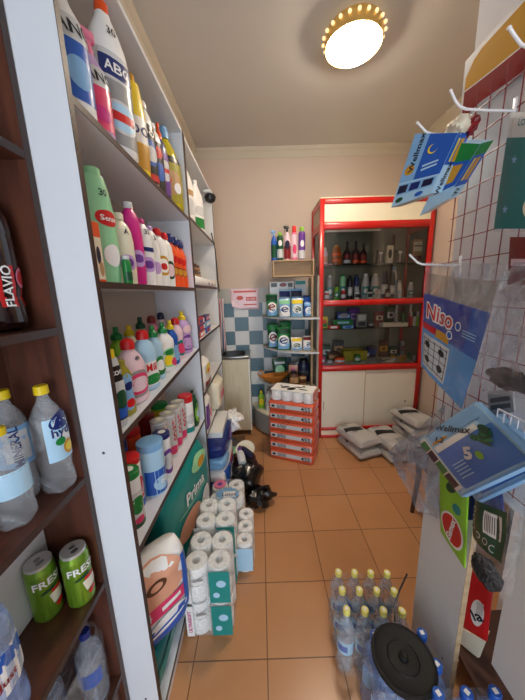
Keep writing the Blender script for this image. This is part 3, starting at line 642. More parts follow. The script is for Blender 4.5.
# ------------------------------------------------------------ items of the far white unit
G5 = 'white bottles on the top shelf of the far unit'
bottle('spray_bottle', 'tall white bottle on the far unit top shelf, nearer one', 'bottle', (-.45, 1.90, 2.061), R90-.5, .37, .06, .036, 'drain', 'white', ('pull', .014, .06, 'black'), [('E', -.4, .4, .1, .4, 'lgrey'), ('R', -.3, .3, .45, .55, 'tan', 'label')], G5)
bottle('spray_bottle', 'tall white bottle with green bottom label, farther one on that shelf', 'bottle', (-.45, 2.20, 2.061), R90-.4, .35, .072, .036, 'drain', 'white', ('flat', .018, .03, 'white'), [('R', -.6, .6, .06, .26, 'green'), ('E', -.4, .4, .3, .5, 'lgrey', 'label')], G5)
cm = T('security_camera', 'small black dome camera on white bracket at the top end of the far unit', 'camera', (-.398, 2.56, 2.40))
O('bracket', MB().box(-.05, .012, -.03, .12, .045, .06).box(-.012, .012, -.012, .012, .02, .046), 'white', cm); O('housing', MB().lathe([(-.035, .02), (-.02, .042), (.01, .05), (.03, .04)], 18), 'black', cm)
o = O('cable', MB().tube([(-.39, 2.45, 2.10), (-.392, 2.55, 2.04), (-.393, 2.62, 2.0), (-.393, 2.66, 1.86), (-.394, 2.68, 1.72), (-.392, 2.72, 1.62)], .005), 'black'); tag(o, 'thin black cable hanging down the far end of the white unit', 'cable')
o = T('router', 'flat white device with small dark spots on the middle shelf of the far unit', 'router', (-.44, 2.18, 1.661), R90)
O('case', MB().box(-.40, .40, -.04, .07, 0, .055, .006), 'white', o); O('button', MB().lathe([(0, .008), (.002, .008)], 10, (.05, .0, .055)), 'dgrey', o); O('button', MB().lathe([(0, .008), (.002, .008)], 10, (.2, .0, .055)), 'dgrey', o)
for q in (.05, .2): O('indicator', MB().box(q-.012, q+.012, -.042, -.04, .012, .028), 'dblue', o)
o = T('cardboard_stack', 'bundle of folded brown cardboard lying on the flat white device', 'cardboard', (-.47, 1.95, 1.717), R90)
for k in range(4): O('sheet', MB().box(-.10+.01*k, .11-.012*k, -.05, .05+.003*k, k*.022, k*.022+.018, .003), 'brown' if k % 2 else 'cardboard', o)
G6 = 'toothpaste cartons stacked on the far unit'
for k, (y, zz, m1, m2, lb) in enumerate(((1.93, 0, 'red', 'white', 'lower near toothpaste carton, red with white stripe'), (2.17, 0, 'blue', 'red', 'lower far toothpaste carton, blue with red stripe'), (1.93, .045, 'dblue', 'red', 'middle near toothpaste carton, dark blue'), (2.17, .045, 'lblue', 'white', 'middle far toothpaste carton, pale blue'),
        (1.93, .09, 'red', 'dblue', 'topmost near toothpaste carton, red'), (2.17, .09, 'dblue', 'pink', 'topmost far toothpaste carton, dark blue with pink'))):
    box_item('toothpaste_carton', lb, 'carton', (-.44, y, 1.306+zz), R90, .21, .05, .043, m1, [('R', -.3, .2, .2, .75, m2), ('R', .25, .45, .15, .85, 'white')], G6)
soft('diaper_pack', 'white pack with yellow character patch on the fourth shelf of the far unit', 'pack', (-.45, 1.93, .931), R90, .24, .11, .21, 'white', [('E', -.3, .3, .5, .85, 'yellow'), ('E', -.2, .1, .55, .7, 'orange', 'emblem'), ('R', -.4, .4, .1, .3, 'dred')], seed=5)
soft('napkin_pack', 'white pack with violet stripe at the near end below the yellow patched pack', 'pack', (-.45, 1.90, .621), R90, .2, .1, .25, 'white', [('R', -.45, -.1, .1, .8, 'purple'), ('E', 0, .4, .3, .6, 'pink')], seed=6)
soft('napkin_pack', 'clear and pinkish pack with red print beside the sink cabinet', 'pack', (-.43, 2.33, .621), R90, .28, .13, .25, 'cream', [('R', -.3, .4, .3, .6, 'pink'), ('E', -.1, .3, .35, .55, 'red', 'emblem')], seed=7)
box_item('carton', 'long white carton lying on top of the blue packs', 'box', (-.41, 2.14, .505), R90, .40, .17, .045, 'white', [('R', -.3, .3, .2, .8, 'lgrey')])
G7 = 'blue and white pad packs stacked at the bottom of the far unit'
for k, (y, z_, w, m1, ds, lb) in enumerate((
    (2.05, .105, .50, 'blue', [('E', -.2, .3, .2, .8, 'white'), ('R', .3, .48, .1, .9, 'lilac')], 'bottom blue pad pack with white oval'),
    (2.05, .205, .50, 'white', [('E', -.1, .3, .2, .8, 'rose'), ('R', -.45, -.2, .1, .9, 'blue')], 'white pad pack with pink red spot above the bottom one'),
    (2.05, .305, .50, 'lblue', [('R', -.2, .2, .2, .8, 'white'), ('R', .25, .48, .05, .95, 'blue')], 'light blue pad pack in the middle of the stack'),
    (2.05, .405, .50, 'dblue', [('E', -.1, .3, .2, .85, 'purple'), ('E', 0, .2, .3, .7, 'lilac', 'emblem')], 'dark blue pad pack with violet spot under the long white carton'))):
    soft('pad_pack', lb, 'pack', (-.385, y, z_), R90, w, .20, .098, m1, ds, G7, crimp=False, seed=20+k)
def crumple(mb, c, r, seed, sx=1, sy=1, sz=1, amp=.35, n=14, m_=9):
    rnd = random.Random(seed); P_ = [(rnd.uniform(0, 6), rnd.uniform(2, 6), rnd.uniform(2, 7)) for _ in range(6)]; rs = []
    for j in range(m_):
        v = PI*j/(m_-1); ring = []
        for i in range(n):
            a = 2*PI*i/n; k = 1+amp*sum(math.sin(p0+p1*a*round(1)+p2*v) if False else math.sin(p0+round(p1)*a+p2*v) for p0, p1, p2 in P_)/4
            ring.append((c[0]+r*sx*k*math.sin(v)*math.cos(a), c[1]+r*sy*k*math.sin(v)*math.sin(a), c[2]-r*sz*k*math.cos(v)))
        rs.append(ring)
    return mb.rings(rs)
o = O('napkin_bundle', crumple(MB(), (0, 0, 0), .075, 4, 1, 1.7, 1, .4, 20, 12), 'paper', loc=(-.275, 2.36, .455), rz=.1); tag(o, 'crumpled white napkins bulging out beside the blue packs', 'napkins')
cb = T('cardboard_box', 'small open cardboard box on the floor before the sink cabinet', 'box', (-.30, 2.44, 0), .05)
for a in ((-.11, .11, -.14, -.136), (-.11, .11, .136, .14)): O('side', MB().box(a[0], a[1], a[2], a[3], 0, .17), 'cardboard', cb, smooth=False)
for a in (-.11, .106): O('side', MB().box(a, a+.004, -.136, .136, 0, .17), 'cardboard', cb, smooth=False)
O('bottom', MB().box(-.106, .106, -.136, .136, 0, .004), 'cardboard', cb, smooth=False)
o = O('plastic_bag', crumple(MB(), (0, 0, 0), .085, 9, 1, 1.1, .9, .4, 20, 12), 'wrap_grey', loc=(-.30, 2.42, .13)); tag(o, 'crumpled clear bag with contents in the cardboard box', 'bag')
o = O('plastic_cup', MB().lathe([(0, .028), (.07, .036), (.072, .034)], 18), 'lgreen', loc=(-.30, 2.36, .13)); o.rotation_euler = (.9, .3, 0); tag(o, 'pale green cup lying in the cardboard box', 'cup')
o = O('bin_bag', crumple(MB(), (0, 0, .12), .125, 3, 1.0, 1.4, .95, .25, 22, 13), 'binbag', loc=(-.15, 2.04, .0)); tag(o, 'black bin bag slumped on the floor beyond the paper packs', 'bag')
for v in o.data.vertices: v.co.z = max(v.co.z, .013)
o = O('plastic_bag', crumple(MB(), (0, 0, .06), .085, 8, 1.25, 1.0, .75, .45, 20, 11), 'binbag', loc=(-.045, 1.84, 0), rz=.5); tag(o, 'black bag corner spread out on the tiles', 'bag')
for v in o.data.vertices: v.co.z = max(v.co.z, .002)
bottle('bleach_bottle', 'white bottle with violet cap lying in the bin bag', 'bottle', (-.185, 2.0, .235), 0, .15, .032, .032, 'oval', 'lgrey', ('flat', .018, .03, 'purple'), []).rotation_euler = (-1.15, 0, .25)
o = O('plate', MB().lathe([(0, .03), (.004, .075), (.012, .085), (.010, .083), (.004, .05)], 24), 'cream', loc=(-.17, 2.17, .255)); o.rotation_euler = (.5, -.1, 0); tag(o, 'cream oval dish lying on the black bag', 'dish')
bottle('soap_bottle', 'dark bottle lying in the black bag', 'bottle', (-.11, 2.07, .252), 0, .16, .03, .03, 'oval', 'navy', ('flat', .014, .02, 'navy'), []).rotation_euler = (-1.4, 0, .8)

# ------------------------------------------------------------ sink corner
sk = T('sink_cabinet', 'cream wooden sink cabinet with inset steel basin in the back corner', 'sink cabinet', (-.312, 2.87, 0))
O('body', MB().box(-.17, .172, .015, .335, .06, .78), 'wood_cream', sk, smooth=False)
O('side_panel', MB().box(-.17, -.155, .015, .335, .7801, .905), 'wood_cream', sk, smooth=False)
O('door', MB().box(-.17, .165, 0, .014, .07, .90, .002), 'wood_cream', sk, smooth=False)
O('edge_strip', MB().box(.1655, .178, 0, .014, .06, .905), 'white', sk, smooth=False)
O('leg', MB().box(-.16, -.13, .02, .05, 0, .06), 'dgrey', sk); O('leg', MB().box(.13, .16, .02, .05, 0, .06), 'dgrey', sk)
mb = MB().box(-.175, .18, -.01, .03, .906, .935, .004).box(-.175, .18, .27, .335, .906, .935, .004).box(-.175, -.13, .03, .27, .906, .935).box(.13, .18, .03, .27, .906, .935)
tp = O('worktop', mb, 'steel', sk)
rs = [[(a*se(math.cos(t_), 5), .150+b*se(math.sin(t_), 5), zz) for t_ in [2*PI*i/28 for i in range(28)]] for a, b, zz in ((.132, .122, .937), (.128, .118, .93), (.12, .11, .86), (.10, .09, .80), (.002, .002, .795))]
O('basin', MB().rings(rs, False, True), mat('basin_steel', (70, 74, 76), rough=.3, metal=.7), tp)
O('soap_tray', MB().box(-.12, -.02, .285, .325, .936, .952, .004), 'white', sk)
tw = MB(); tw.rings([[(.018*math.sin(6*v+u*9)+.035*u-.0175, .10*(u-.5)+.004*math.sin(9*v), v) for u in [i/12 for i in range(13)]] for v in [j*.05 for j in range(13)]], False, False, closed=False)
def stripes():
    m, N, L, b = nm('towel_stripes'); b.inputs['Roughness'].default_value = .9
    tc = N.new('ShaderNodeTexCoord'); sp = N.new('ShaderNodeSeparateXYZ'); L.new(tc.outputs['Object'], sp.inputs[0])
    w = N.new('ShaderNodeMath'); w.operation = 'MULTIPLY'; w.inputs[1].default_value = 28; L.new(sp.outputs['Y'], w.inputs[0])
    f = N.new('ShaderNodeMath'); f.operation = 'FRACT'; L.new(w.outputs[0], f.inputs[0])
    cr = N.new('ShaderNodeValToRGB'); cr.color_ramp.interpolation = 'CONSTANT'; e = cr.color_ramp.elements
    e[0].color = (*srgb((225, 215, 215)), 1); e[1].position = .35; e[1].color = (*srgb((60, 100, 150)), 1)
    n = e.new(.6); n.color = (*srgb((225, 215, 215)), 1); n = e.new(.8); n.color = (*srgb((190, 70, 70)), 1)
    L.new(f.outputs[0], cr.inputs[0]); L.new(cr.outputs[0], b.inputs['Base Color']); return m
stripes()
o = O('towel', tw, 'towel_stripes', loc=(-.455, 3.10, .95)); md = o.modifiers.new('t', 'SOLIDIFY'); md.thickness = .006; tag(o, 'thin striped towel hanging left of the sink', 'towel')
o.rotation_euler.z = -1.0
nt = T('wall_notice', 'white paper notice with pale red printing and a curled corner on the tiles', 'notice', (-.17, 3.203, 1.41))
V = []; nu, nv = 12, 8
def nfn(x, z_, off):
    cl = max(0, (.07-(x+.17))+(.07-z_))*.6 if (x+.17) < .12 and z_ < .1 else 0
    return (x+cl*.25, -.002-off-cl*.5, z_+cl*.5)
V = [nfn(-.17+.33*i/nu, .24*j/nv, 0) for j in range(nv+1) for i in range(nu+1)]
sh = O('sheet', MB().add(V, [(j*(nu+1)+i, j*(nu+1)+i+1, (j+1)*(nu+1)+i+1, (j+1)*(nu+1)+i) for j in range(nv) for i in range(nu)]), 'lpink', nt); md = sh.modifiers.new('t', 'SOLIDIFY'); md.thickness = .001
mat('print_red', (215, 110, 105), rough=.8)
for (a, b, c, d) in ((-.13, .13, .195, .215), (.01, .13, .10, .145), (-.02, .13, .05, .065)): patch(sh, nfn, a, b, c, d, 'print_red', 'printing')
text('N 1001', sh, nfn, 'lpink', .022, (.07, .122), off=.002); patch(sh, nfn, -.10, -.02, .11, .16, 'print_red', 'printing', shape='ell')

# ------------------------------------------------------------ corner shelf
cx, cy = .575, 3.195
def qfan(r, z0, z1, ex=1.0):
    return MB().prism([(0, 0)]+[(-r*math.cos(PI/2*i/16), -r*ex*math.sin(PI/2*i/16)) for i in range(17)][::1], z0, z1)
cs = T('corner_shelf', 'pale corner shelf unit with rounded boards between tiles and red cabinet', 'shelf', (cx, cy, 0))
O('back_board', MB().box(-.018, 0, -.50, 0, 0, 1.74), 'shelf_grey', cs, smooth=False)
for r, zz in ((.56, 1.345), (.56, 1.0), (.62, .62)):
    b = O('shelf', qfan(r, zz-.018, zz, .95), 'shelf_grey', cs); 
    rim = MB(); pts = [(-(r+.001)*math.cos(PI/2*i/16), -(r*.95+.001)*math.sin(PI/2*i/16)) for i in range(17)]
    rim.rings([[(x, y, z_) for x, y in pts] for z_ in (zz-.018, zz)], False, False, closed=False); O('edge_band', rim, 'lgrey', b)
b = O('bottom_shelf', qfan(.70, .03, .27, .80), 'cream', cs)
rim = MB(); pts = [(-(.702)*math.cos(PI/2*i/16), -(.70*.80+.002)*math.sin(PI/2*i/16)) for i in range(17)]
rim.rings([[(x, y, z_) for x, y in pts] for z_ in (.03, .255)], False, False, closed=False); O('edge_band', rim, 'grey', b)
O('post', MB().tube([(-.06, -.46, .27), (-.06, -.46, 1.74)], .012), 'wood_light', cs)
cr = T('wooden_crate', 'light wooden crate on its side on top of the corner shelf', 'crate', (.335, 2.86, 1.742))
O('board', MB().box(-.20, .20, -.11, .11, 0, .012), 'wood_light', cr, smooth=False); O('board', MB().box(-.20, .20, -.11, .11, .145, .157), 'wood_light', cr, smooth=False)
for x in (-.20, .188): O('board', MB().box(x, x+.012, -.11, .11, .012, .145), 'wood_light', cr, smooth=False)
O('back', MB().box(-.188, .188, -.02, -.012, .012, .145), 'wood_light', cr, smooth=False)
G8 = 'spray cans on the wooden crate'; zc = 1.900
for a in ((.155, .25, .026, 'blue', ('trigger', .01, .05, 'lblue'), 'spray', [('R', -.5, .5, .1, .5, 'dgreen')], 'blue trigger bottle, leftmost on the crate'),
          (.215, .235, .026, 'dgreen', ('dome', .018, .03, 'lime'), 'aero', [('R', -.7, .7, .1, .4, 'lgrey'), ('E', -.3, .3, .5, .7, 'white')], 'green and white spray can, second from left on the crate'),
          (.285, .285, .028, 'lpink', ('trigger', .011, .06, 'black'), 'spray', [('R', -.6, .6, .05, .4, 'dred'), ('E', -.4, .4, .3, .55, 'navy')], 'pinkish bottle with black trigger in the middle of the crate'),
          (.355, .28, .027, 'pink', ('flat', .02, .06, 'red'), 'aero', [('R', -.7, .7, .1, .8, 'lpink'), ('E', -.3, .3, .2, .5, 'rose')], 'pink spray can with tall red cap on the crate'),
          (.43, .27, .028, 'purple', ('flat', .02, .04, 'lime'), 'aero', [('R', -.7, .7, .05, .3, 'lgrey'), ('E', -.3, .3, .4, .6, 'white')], 'violet spray can with green cap, rightmost on the crate')):
    bottle('spray_can', a[7], 'spray can', (a[0], 2.85, zc), 0, a[1]*1.15, a[2]*1.2, a[2]*1.2, a[5], a[3], a[4], a[6], G8, e=2)
G9 = 'detergent bags on the corner shelf'
def dbag(x, y, z_, w, h, m, top, em, label, seed, d=.09):
    soft('detergent_bag', label, 'detergent bag', (x, y, z_), 0, w, d, h, m, [('R', -.44, .44, .05, .34, 'lblue' if m != 'lblue' else 'white'), ('R', -.46, .46, .72, .93, top), ('E', -.40, .40, .20, .66, 'white'), ('E', -.30, .30, .28, .58, em, 'emblem'), ('E', -.2, .2, .33, .53, 'lgrey', 'emblem'), ('R', -.2, .2, .40, .46, em, 'emblem', .3)], G9, e=2.4, seed=seed, bagtop=True)
zz = 1.346
dbag(.125, 2.93, zz, .12, .23, 'green', 'dgreen', 'dred', 'green detergent bag at the left end of the upper board', 31)
dbag(.247, 2.80, zz, .12, .185, 'lblue', 'lgreen', 'dblue', 'pale blue detergent bag in the front row, second from left', 32)
dbag(.372, 2.78, zz, .12, .185, 'sky', 'yellow', 'dgreen', 'pale bag with dark green circle in the front row centre', 33)
dbag(.49, 2.79, zz, .10, .15, 'blue', 'lblue', 'lblue', 'blue detergent bag at the right of the upper board', 34)
dbag(.26, 2.93, zz, .12, .28, 'sky', 'dblue', 'dgreen', 'taller pale bag standing behind the second bag', 35)
dbag(.385, 2.93, zz, .12, .28, 'lblue', 'navy', 'dgreen', 'taller blue bag standing behind the centre bag', 36)
dbag(.49, 2.92, zz, .08, .21, 'navy', 'blue', 'white', 'dark bag standing behind the small blue bag', 37)
box_item('carton', 'white and black carton behind the bags under the crate', 'box', (.24, 3.06, zz), 0, .26, .08, .36, 'white', [('R', -.45, -.2, .85, .97, 'black'), ('E', -.1, .2, .85, .97, 'dred'), ('R', .25, .45, .84, .96, 'dgrey')])
box_item('carton', 'small teal and white carton right of the white and black one', 'box', (.44, 3.06, zz), 0, .12, .08, .37, 'lgrey', [('R', -.45, .45, .88, .98, 'teal')])
zz = 1.001
dbag(.13, 2.97, zz, .12, .27, 'dgreen', 'green', 'dred', 'green bag at the back left of the second board', 41)
dbag(.235, 2.84, zz, .14, .24, 'green', 'dgreen', 'dblue', 'green and white bag in front on the second board', 42)
dbag(.365, 2.79, zz, .12, .135, 'white', 'yellow', 'dgreen', 'white small bag with yellow top on the second board', 43)
dbag(.485, 2.80, zz, .11, .145, 'white', 'dred', 'dblue', 'white small bag with red top beside the red cabinet', 44)
dbag(.27, 2.99, zz, .13, .29, 'dgreen', 'green', 'white', 'taller green bag at the back of the second board', 45)
zz = .621
bk = T('wicker_basket', 'orange brown boat shaped wicker basket on the third board', 'basket', (.14, 2.90, zz), .35)
O('bowl', MB().lathe([(0, .06, .04), (.03, .11, .06), (.07, .155, .075), (.09, .17, .08), (.085, .155, .07), (.035, .09, .045)], 26), 'wicker', bk)
O('handle', MB().tube([(-.17, 0, .085), (-.20, 0, .12), (-.17, .02, .15), (-.13, .0, .12)], .010), 'wicker', bk)
soft('snack_bag', 'dark green patterned snack bag standing behind the basket', 'bag', (.20, 3.02, zz), .1, .17, .07, .24, 'dgreen', [('E', -.3, .3, .2, .7, 'lgreen'), ('R', -.35, .35, .75, .85, 'lgrey')], e=2.4, seed=51, bagtop=True)
G10 = 'dark pots on the third board'
bottle('pot', 'dark brown round pot right of the basket', 'pot', (.335, 2.79, zz), 0, .15, .05, .05, 'jar', 'brown', ('flat', .035, .02, 'black'), [('R', -.5, .5, .2, .6, 'tan')], G10)
bottle('pot', 'tan pot with dark lid beside the brown pot', 'pot', (.43, 2.80, zz), 0, .11, .042, .042, 'jar', 'tan', ('flat', .034, .015, 'brown'), [('R', -.5, .5, .2, .6, 'brown')], G10)
bottle('pot', 'big black pot at the right end of the third board', 'pot', (.46, 2.92, zz), 0, .26, .065, .065, 'jar', 'navy', ('dome', .05, .04, 'black'), [('R', -.5, .5, .3, .5, 'dgrey')], G10)
soft('snack_bag', 'pinkish snack packet between the dark pots', 'bag', (.345, 2.92, zz), -.2, .12, .05, .22, 'black', [('R', -.4, .4, .4, .85, 'skin'), ('E', -.2, .2, .5, .75, 'pink')], e=2.4, seed=52, bagtop=True)
zz = .271
bottle('soap_bottle', 'yellow green bottle on the bottom board of the corner shelf', 'bottle', (-.02, 3.03, zz), 0, .21, .035, .03, 'oval', 'lime', ('dome', .016, .03, 'yellow'), [('E', -.4, .4, .2, .6, 'yellow')])
bottle('soap_bottle', 'white bottle beside the yellow green one on the bottom board', 'bottle', (.07, 2.94, zz), 0, .24, .04, .035, 'can', 'white', ('flat', .028, .03, 'lgrey'), [('R', -.4, .4, .3, .6, 'lgrey')])

# ------------------------------------------------------------ stack of orange printed roll packs
sa = -.40; sx, sy = .295, 2.46
GO = 'orange printed toilet paper packs stacked on the floor'
mat('orange_print', (222, 92, 58), rough=.4, coat=.4)
ca, sn = math.cos(sa), math.sin(sa)
W_, D_, HL = .43, .24, .100
nm_lv = ['bottom pack of the orange printed roll stack', 'second pack from the bottom of the orange roll stack', 'third pack from the bottom of the orange roll stack', 'fourth pack from the bottom of the orange roll stack', 'fifth pack from the bottom of the orange roll stack', 'uppermost orange printed pack, right under the white rolls']
for k in range(6):
    t = T('toilet_paper_pack', nm_lv[k], 'toilet paper', (sx, sy, k*HL+.0005), sa, GO)
    O('wrapper', MB().box(-W_/2, W_/2, -D_/2, D_/2, 0, HL-.002, .012), 'orange_print', t)
    fnF = flat_fn(-D_/2); deco(t, fnF, [('R', -.46, .46, .34, .74, 'lgrey', 'label'), ('R', -.43, -.36, .42, .64, 'black', 'emblem'), ('T', '0/00', -.21, .54, .34, 'dgrey'), ('T', '45S', .33, .54, .42, 'ink')], W_, HL)
    fnS = lambda x, z_, off: (W_/2+off, x, z_); deco(t, fnS, [('R', -.40, .40, .40, .62, 'pink', 'label')], D_, HL)

t, W2, D2, H2 = tp_pack('white roll pack with black brush print on top of the orange stack', (sx, sy, 6*HL), sa, 4, 2, 1, .051, .10, [], wrapm='wrap_clear')
pn = O('printed_top', MB().box(-.2, .2, -.10, .10, H2-.001, H2+.001, 0), 'paper', t)
for (a, b, c, d, r) in ((-.13, -.04, -.03, .02, .5), (-.06, .03, -.07, .0, .9), (.0, .08, .01, .04, .2), (.05, .14, -.04, -.015, -.2), (.07, .10, .03, .07, .5), (-.15, -.12, .02, .04, 0)):
    patch(pn, topfn(H2+.0012), a, b, c, d, 'black', 'printing', shape='ell', rot=r)
O('orange_end', MB().box(.205, .2105, -.10, .10, .03, H2), 'orange_print', t, smooth=False)
O('tie_string', MB().tube([(-W_/2+.03, -D_/2-.004, .0), (0, -D_/2-.006, .28)], .0015, 5).tube([(-.10, -D_/2-.005, .22), (.06, -D_/2-.005, .34)], .0015, 5), 'black', t, loc=(0, 0, -.45))

# ------------------------------------------------------------ red display cabinet
cb = T('display_cabinet', 'tall red framed glass display cabinet with white lower doors', 'display cabinet', (.59, 2.76, 0))
CW, CD = 1.085, .44
rd = 'red_metal'; t_ = .04
for x in (0, CW-t_):
    O('post', MB().box(x, x+t_, 0, t_, 0, 2.435, .003), rd, cb); O('post', MB().box(x, x+t_, CD-t_, CD, 0, 2.435, .003), rd, cb)
for z0, z1 in ((2.385, 2.435), (2.165, 2.23), (1.445, 1.50), (.765, .825), (.09, .125), (0, .035)):
    O('rail', MB().box(t_, CW-t_, 0, t_, z0, z1, .003), rd, cb)
    for x in (0, CW-t_): O('rail', MB().box(x+.004, x+t_-.004, t_, CD-t_, z0, z1), rd, cb)
O('sign_panel', MB().box(t_, CW-t_, .006, .012, 2.23, 2.385), 'cream_panel', cb, smooth=False)
O('side_panel', MB().box(.012, .018, t_, CD-t_, 2.23, 2.385), 'wall_paint', cb, smooth=False)
O('top_panel', MB().box(0, CW, 0, CD, 2.436, 2.444), 'cream_panel', cb, smooth=False)
O('inner_light_strip', MB().box(t_+.02, CW*.55, .045, .075, 2.15, 2.165), 'cream', cb, smooth=False)
O('back_panel', MB().box(t_, CW-t_, CD-.012, CD-.004, .04, 2.43), 'cabinet_back', cb, smooth=False)
O('side_glass', MB().box(.015, .020, t_, CD-t_, .825, 2.165), 'glass', cb, smooth=False); O('side_glass', MB().box(CW-.02, CW-.015, t_, CD-t_, .825, 2.165), 'cabinet_back', cb, smooth=False)
for x0, x1, y in ((t_, CW*.57, .012), (CW*.53, CW-t_, .022)):
    for z0, z1 in ((1.50, 2.165), (.825, 1.445)): O('glass_door', MB().box(x0, x1, y, y+.004, z0, z1), 'glass', cb, smooth=False)
for z_ in (1.845, 1.205): O('glass_shelf', MB().box(t_, CW-t_, .06, CD-.015, z_-.006, z_), 'shelf_glass', cb, smooth=False)
O('middle_board', MB().box(t_, CW-t_, t_, CD-.014, 1.47, 1.499), 'laminate', cb, smooth=False); O('lower_board', MB().box(t_, CW-t_, t_, CD-.014, .79, .824), 'laminate', cb, smooth=False)
for x0, x1, y in ((t_, CW*.465, .010), (CW*.455, CW-t_, .020)):
    d = O('door', MB().box(x0, x1, y, y+.009, .125, .765), 'door_white', cb, smooth=False)
    O('door_gap_shade', MB().box(x1-.006 if x0 < .3 else x0, x1 if x0 < .3 else x0+.006, y-.002, y, .127, .763), 'tan', d, smooth=False)  # darker strip paints in the shading of the gap where the doors overlap
    if x0 > .3: O('keyhole', MB().box(x1-.10, x1-.088, y-.004, y+.001, .39, .405), 'black', d)
    else: O('handle', MB().box(x0+.02, x0+.026, y-.004, y, .33, .43), 'chrome', d)
O('base_panel', MB().box(t_, CW-t_, .008, .016, .035, .09), 'cream_panel', cb, smooth=False)
O('upright', MB().box(CW*.80-.015, CW*.80+.015, CD-.10, CD-.07, .83, 2.16), 'wood_dark', cb)

def ci(px, z_, kind, label, m, h, r, cap=None, ds=(), y=2.93, cat='bottle', name='bottle', group='goods in the display cabinet'):
    p = at(px, 270 if z_ > 1.4 else 345, 1, y)
    return bottle(name, label, cat, (p.x, y, z_+.001), 0, h*1.06, r*1.15, r*.95, kind, m, cap, ds, group, e=2, n=16)
A = 1.845
ci(323.5, A, 'jar', 'pale jar with white top at the left of the upper glass shelf', 'lpink', .17, .035, ('flat', .028, .03, 'cream'), [('R', -.5, .5, .2, .5, 'skin')], name='jar', cat='jar')
ci(336, A, 'shampoo', 'amber striped flask on the upper glass shelf', 'amber', .19, .045, ('flat', .02, .02, 'gold'), [('R', -.6, .6, .2, .3, 'orange'), ('R', -.6, .6, .5, .6, 'orange')])
for px, lb, m in ((346.5, 'leftmost of three dark wine shaped bottles', 'wine'), (355, 'middle of three dark wine shaped bottles', 'wine'), (362.5, 'rightmost of three dark wine shaped bottles', 'wine')):
    ci(px, A, 'wine', lb, m, .22 if px < 362 else .20, .032, ('flat', .012, .03, 'black'), [('R', -.6, .6, .1, .24, 'lgrey' if px < 350 else 'orange'), ('R', -.5, .5, .3, .5, 'dred')], group='dark bottles in the display cabinet')
def cbx(px, z_, w, h, m, label, ds=(), y=2.93, d=.05, cat='box', name='carton', dz=0, group='cartons in the display cabinet'):
    p = at(px, 270 if z_ > 1.4 else 345, 1, y); return box_item(name, label, cat, (p.x, y, z_+.001+dz), 0, w, d, h, m, ds, group)
cbx(326, A, .10, .012, 'sky', 'flat pale blue and red case lying under the jar on the upper shelf', [('R', -.4, .4, .2, .8, 'red')], y=2.86, d=.08)
cbx(379, A, .06, .14, 'dgrey', 'dark grey carton with white T shaped mark', [('R', -.3, .3, .7, .85, 'lgrey'), ('R', -.08, .08, .2, .7, 'lgrey')])
cbx(388, A, .065, .18, 'cream', 'cream carton with a dark figure, upper shelf centre', [('E', -.3, .3, .3, .8, 'dgrey'), ('R', -.3, .3, .05, .2, 'white')])
cbx(398, A, .06, .14, 'dgrey', 'dark carton with white band beside the upright', [('R', -.3, .3, .7, .9, 'white'), ('R', -.1, .1, .1, .7, 'lgrey')])
cbx(415, A, .10, .23, 'tan', 'cream and brown carton at the right end of the upper shelf', [('R', -.45, .45, .5, .9, 'cream'), ('R', -.4, .4, .1, .3, 'dred'), ('R', -.4, .4, .7, .75, 'brown')])
B = 1.50
for px, k, m, h, r, cap, lb in (
    (322, 'jar', 'lpink', .10, .022, 'cream', 'small pale pot at the left of the middle shelf'), (330, 'aero', 'grey', .24, .027, 'lgrey', 'grey spray can on the middle shelf'),
    (337, 'aero', 'lime', .15, .022, 'black', 'short yellow green can on the middle shelf'), (343, 'aero', 'lgreen', .25, .028, 'green', 'pale green can with dark green top'),
    (350.5, 'aero', 'black', .23, .024, 'black', 'slim black deodorant can'), (357, 'aero', 'dblue', .24, .024, 'navy', 'slim dark blue deodorant can'),
    (366, 'shampoo', 'lgrey', .245, .038, 'white', 'big silver white shampoo flask, left of a pair'), (375.5, 'shampoo', 'lgrey', .245, .038, 'cream', 'big silver white shampoo flask, right of a pair'),
    (385, 'shampoo', 'navy', .27, .034, 'black', 'dark blue shampoo flask on the middle shelf'), (393, 'shampoo', 'dgrey', .25, .03, 'dgrey', 'dark grey flask beside the dark blue one'),
    (400.5, 'shampoo', 'white', .17, .024, 'lgrey', 'white tube right of the dark flasks'), (412, 'shampoo', 'lgrey', .15, .028, 'white', 'pale grey flask right of the cabinet upright')):
    ci(px, B, k, lb, m, h, r, ('flat', r*.6, .025, cap), [('R', -.5, .5, .15, .5, 'lgrey' if m in ('navy', 'black', 'dblue', 'dgrey') else 'teal'), ('E', -.3, .3, .22, .42, 'white', 'emblem')], y=2.98, name='toiletry_bottle')
for px, m, cp, lb in ((327, 'red', 'white', 'tiny red tub in the front row of the middle shelf'), (344, 'dred', 'red', 'tiny dark red tub before the pale green can'), (358, 'white', 'lgrey', 'small white jar before the deodorant cans'), (371, 'white', 'black', 'small white jar with black lid at the centre'),
                      (379, 'cream', 'lgrey', 'small cream jar with grey lid right of the centre'), (389, 'dred', 'black', 'small dark red jar before the dark flasks'), (401, 'sky', 'white', 'small pale blue jar at the right of the front row')):
    ci(px, B, 'jar', lb, m, .09, .024, ('flat', .022, .022, cp), [('R', -.5, .5, .2, .6, 'lgrey' if m != 'white' else 'black')], y=2.86, name='cream_jar', cat='jar', group='small jars in the front row of the display cabinet')
bottle('toiletry_bottle', 'white tube standing behind the others right of centre, tallest white', 'bottle', (1.455, 3.04, B+.001), 0, .33, .035, .025, 'shampoo', 'white', ('flat', .02, .04, 'sky'), [('R', -.5, .5, .2, .6, 'sky')])
cbx(320.5+3, 1.205, .07, .12, 'yellow', 'yellow and green packet at the left of the lower glass shelf', [('R', -.4, .4, .1, .5, 'green'), ('E', -.3, .3, .4, .8, 'orange')])
cbx(342, 1.205, .21, .085, 'green', 'green carton lying below the blue one', [('R', -.45, .45, .1, .3, 'dgreen'), ('R', -.3, .3, .5, .75, 'sky')])
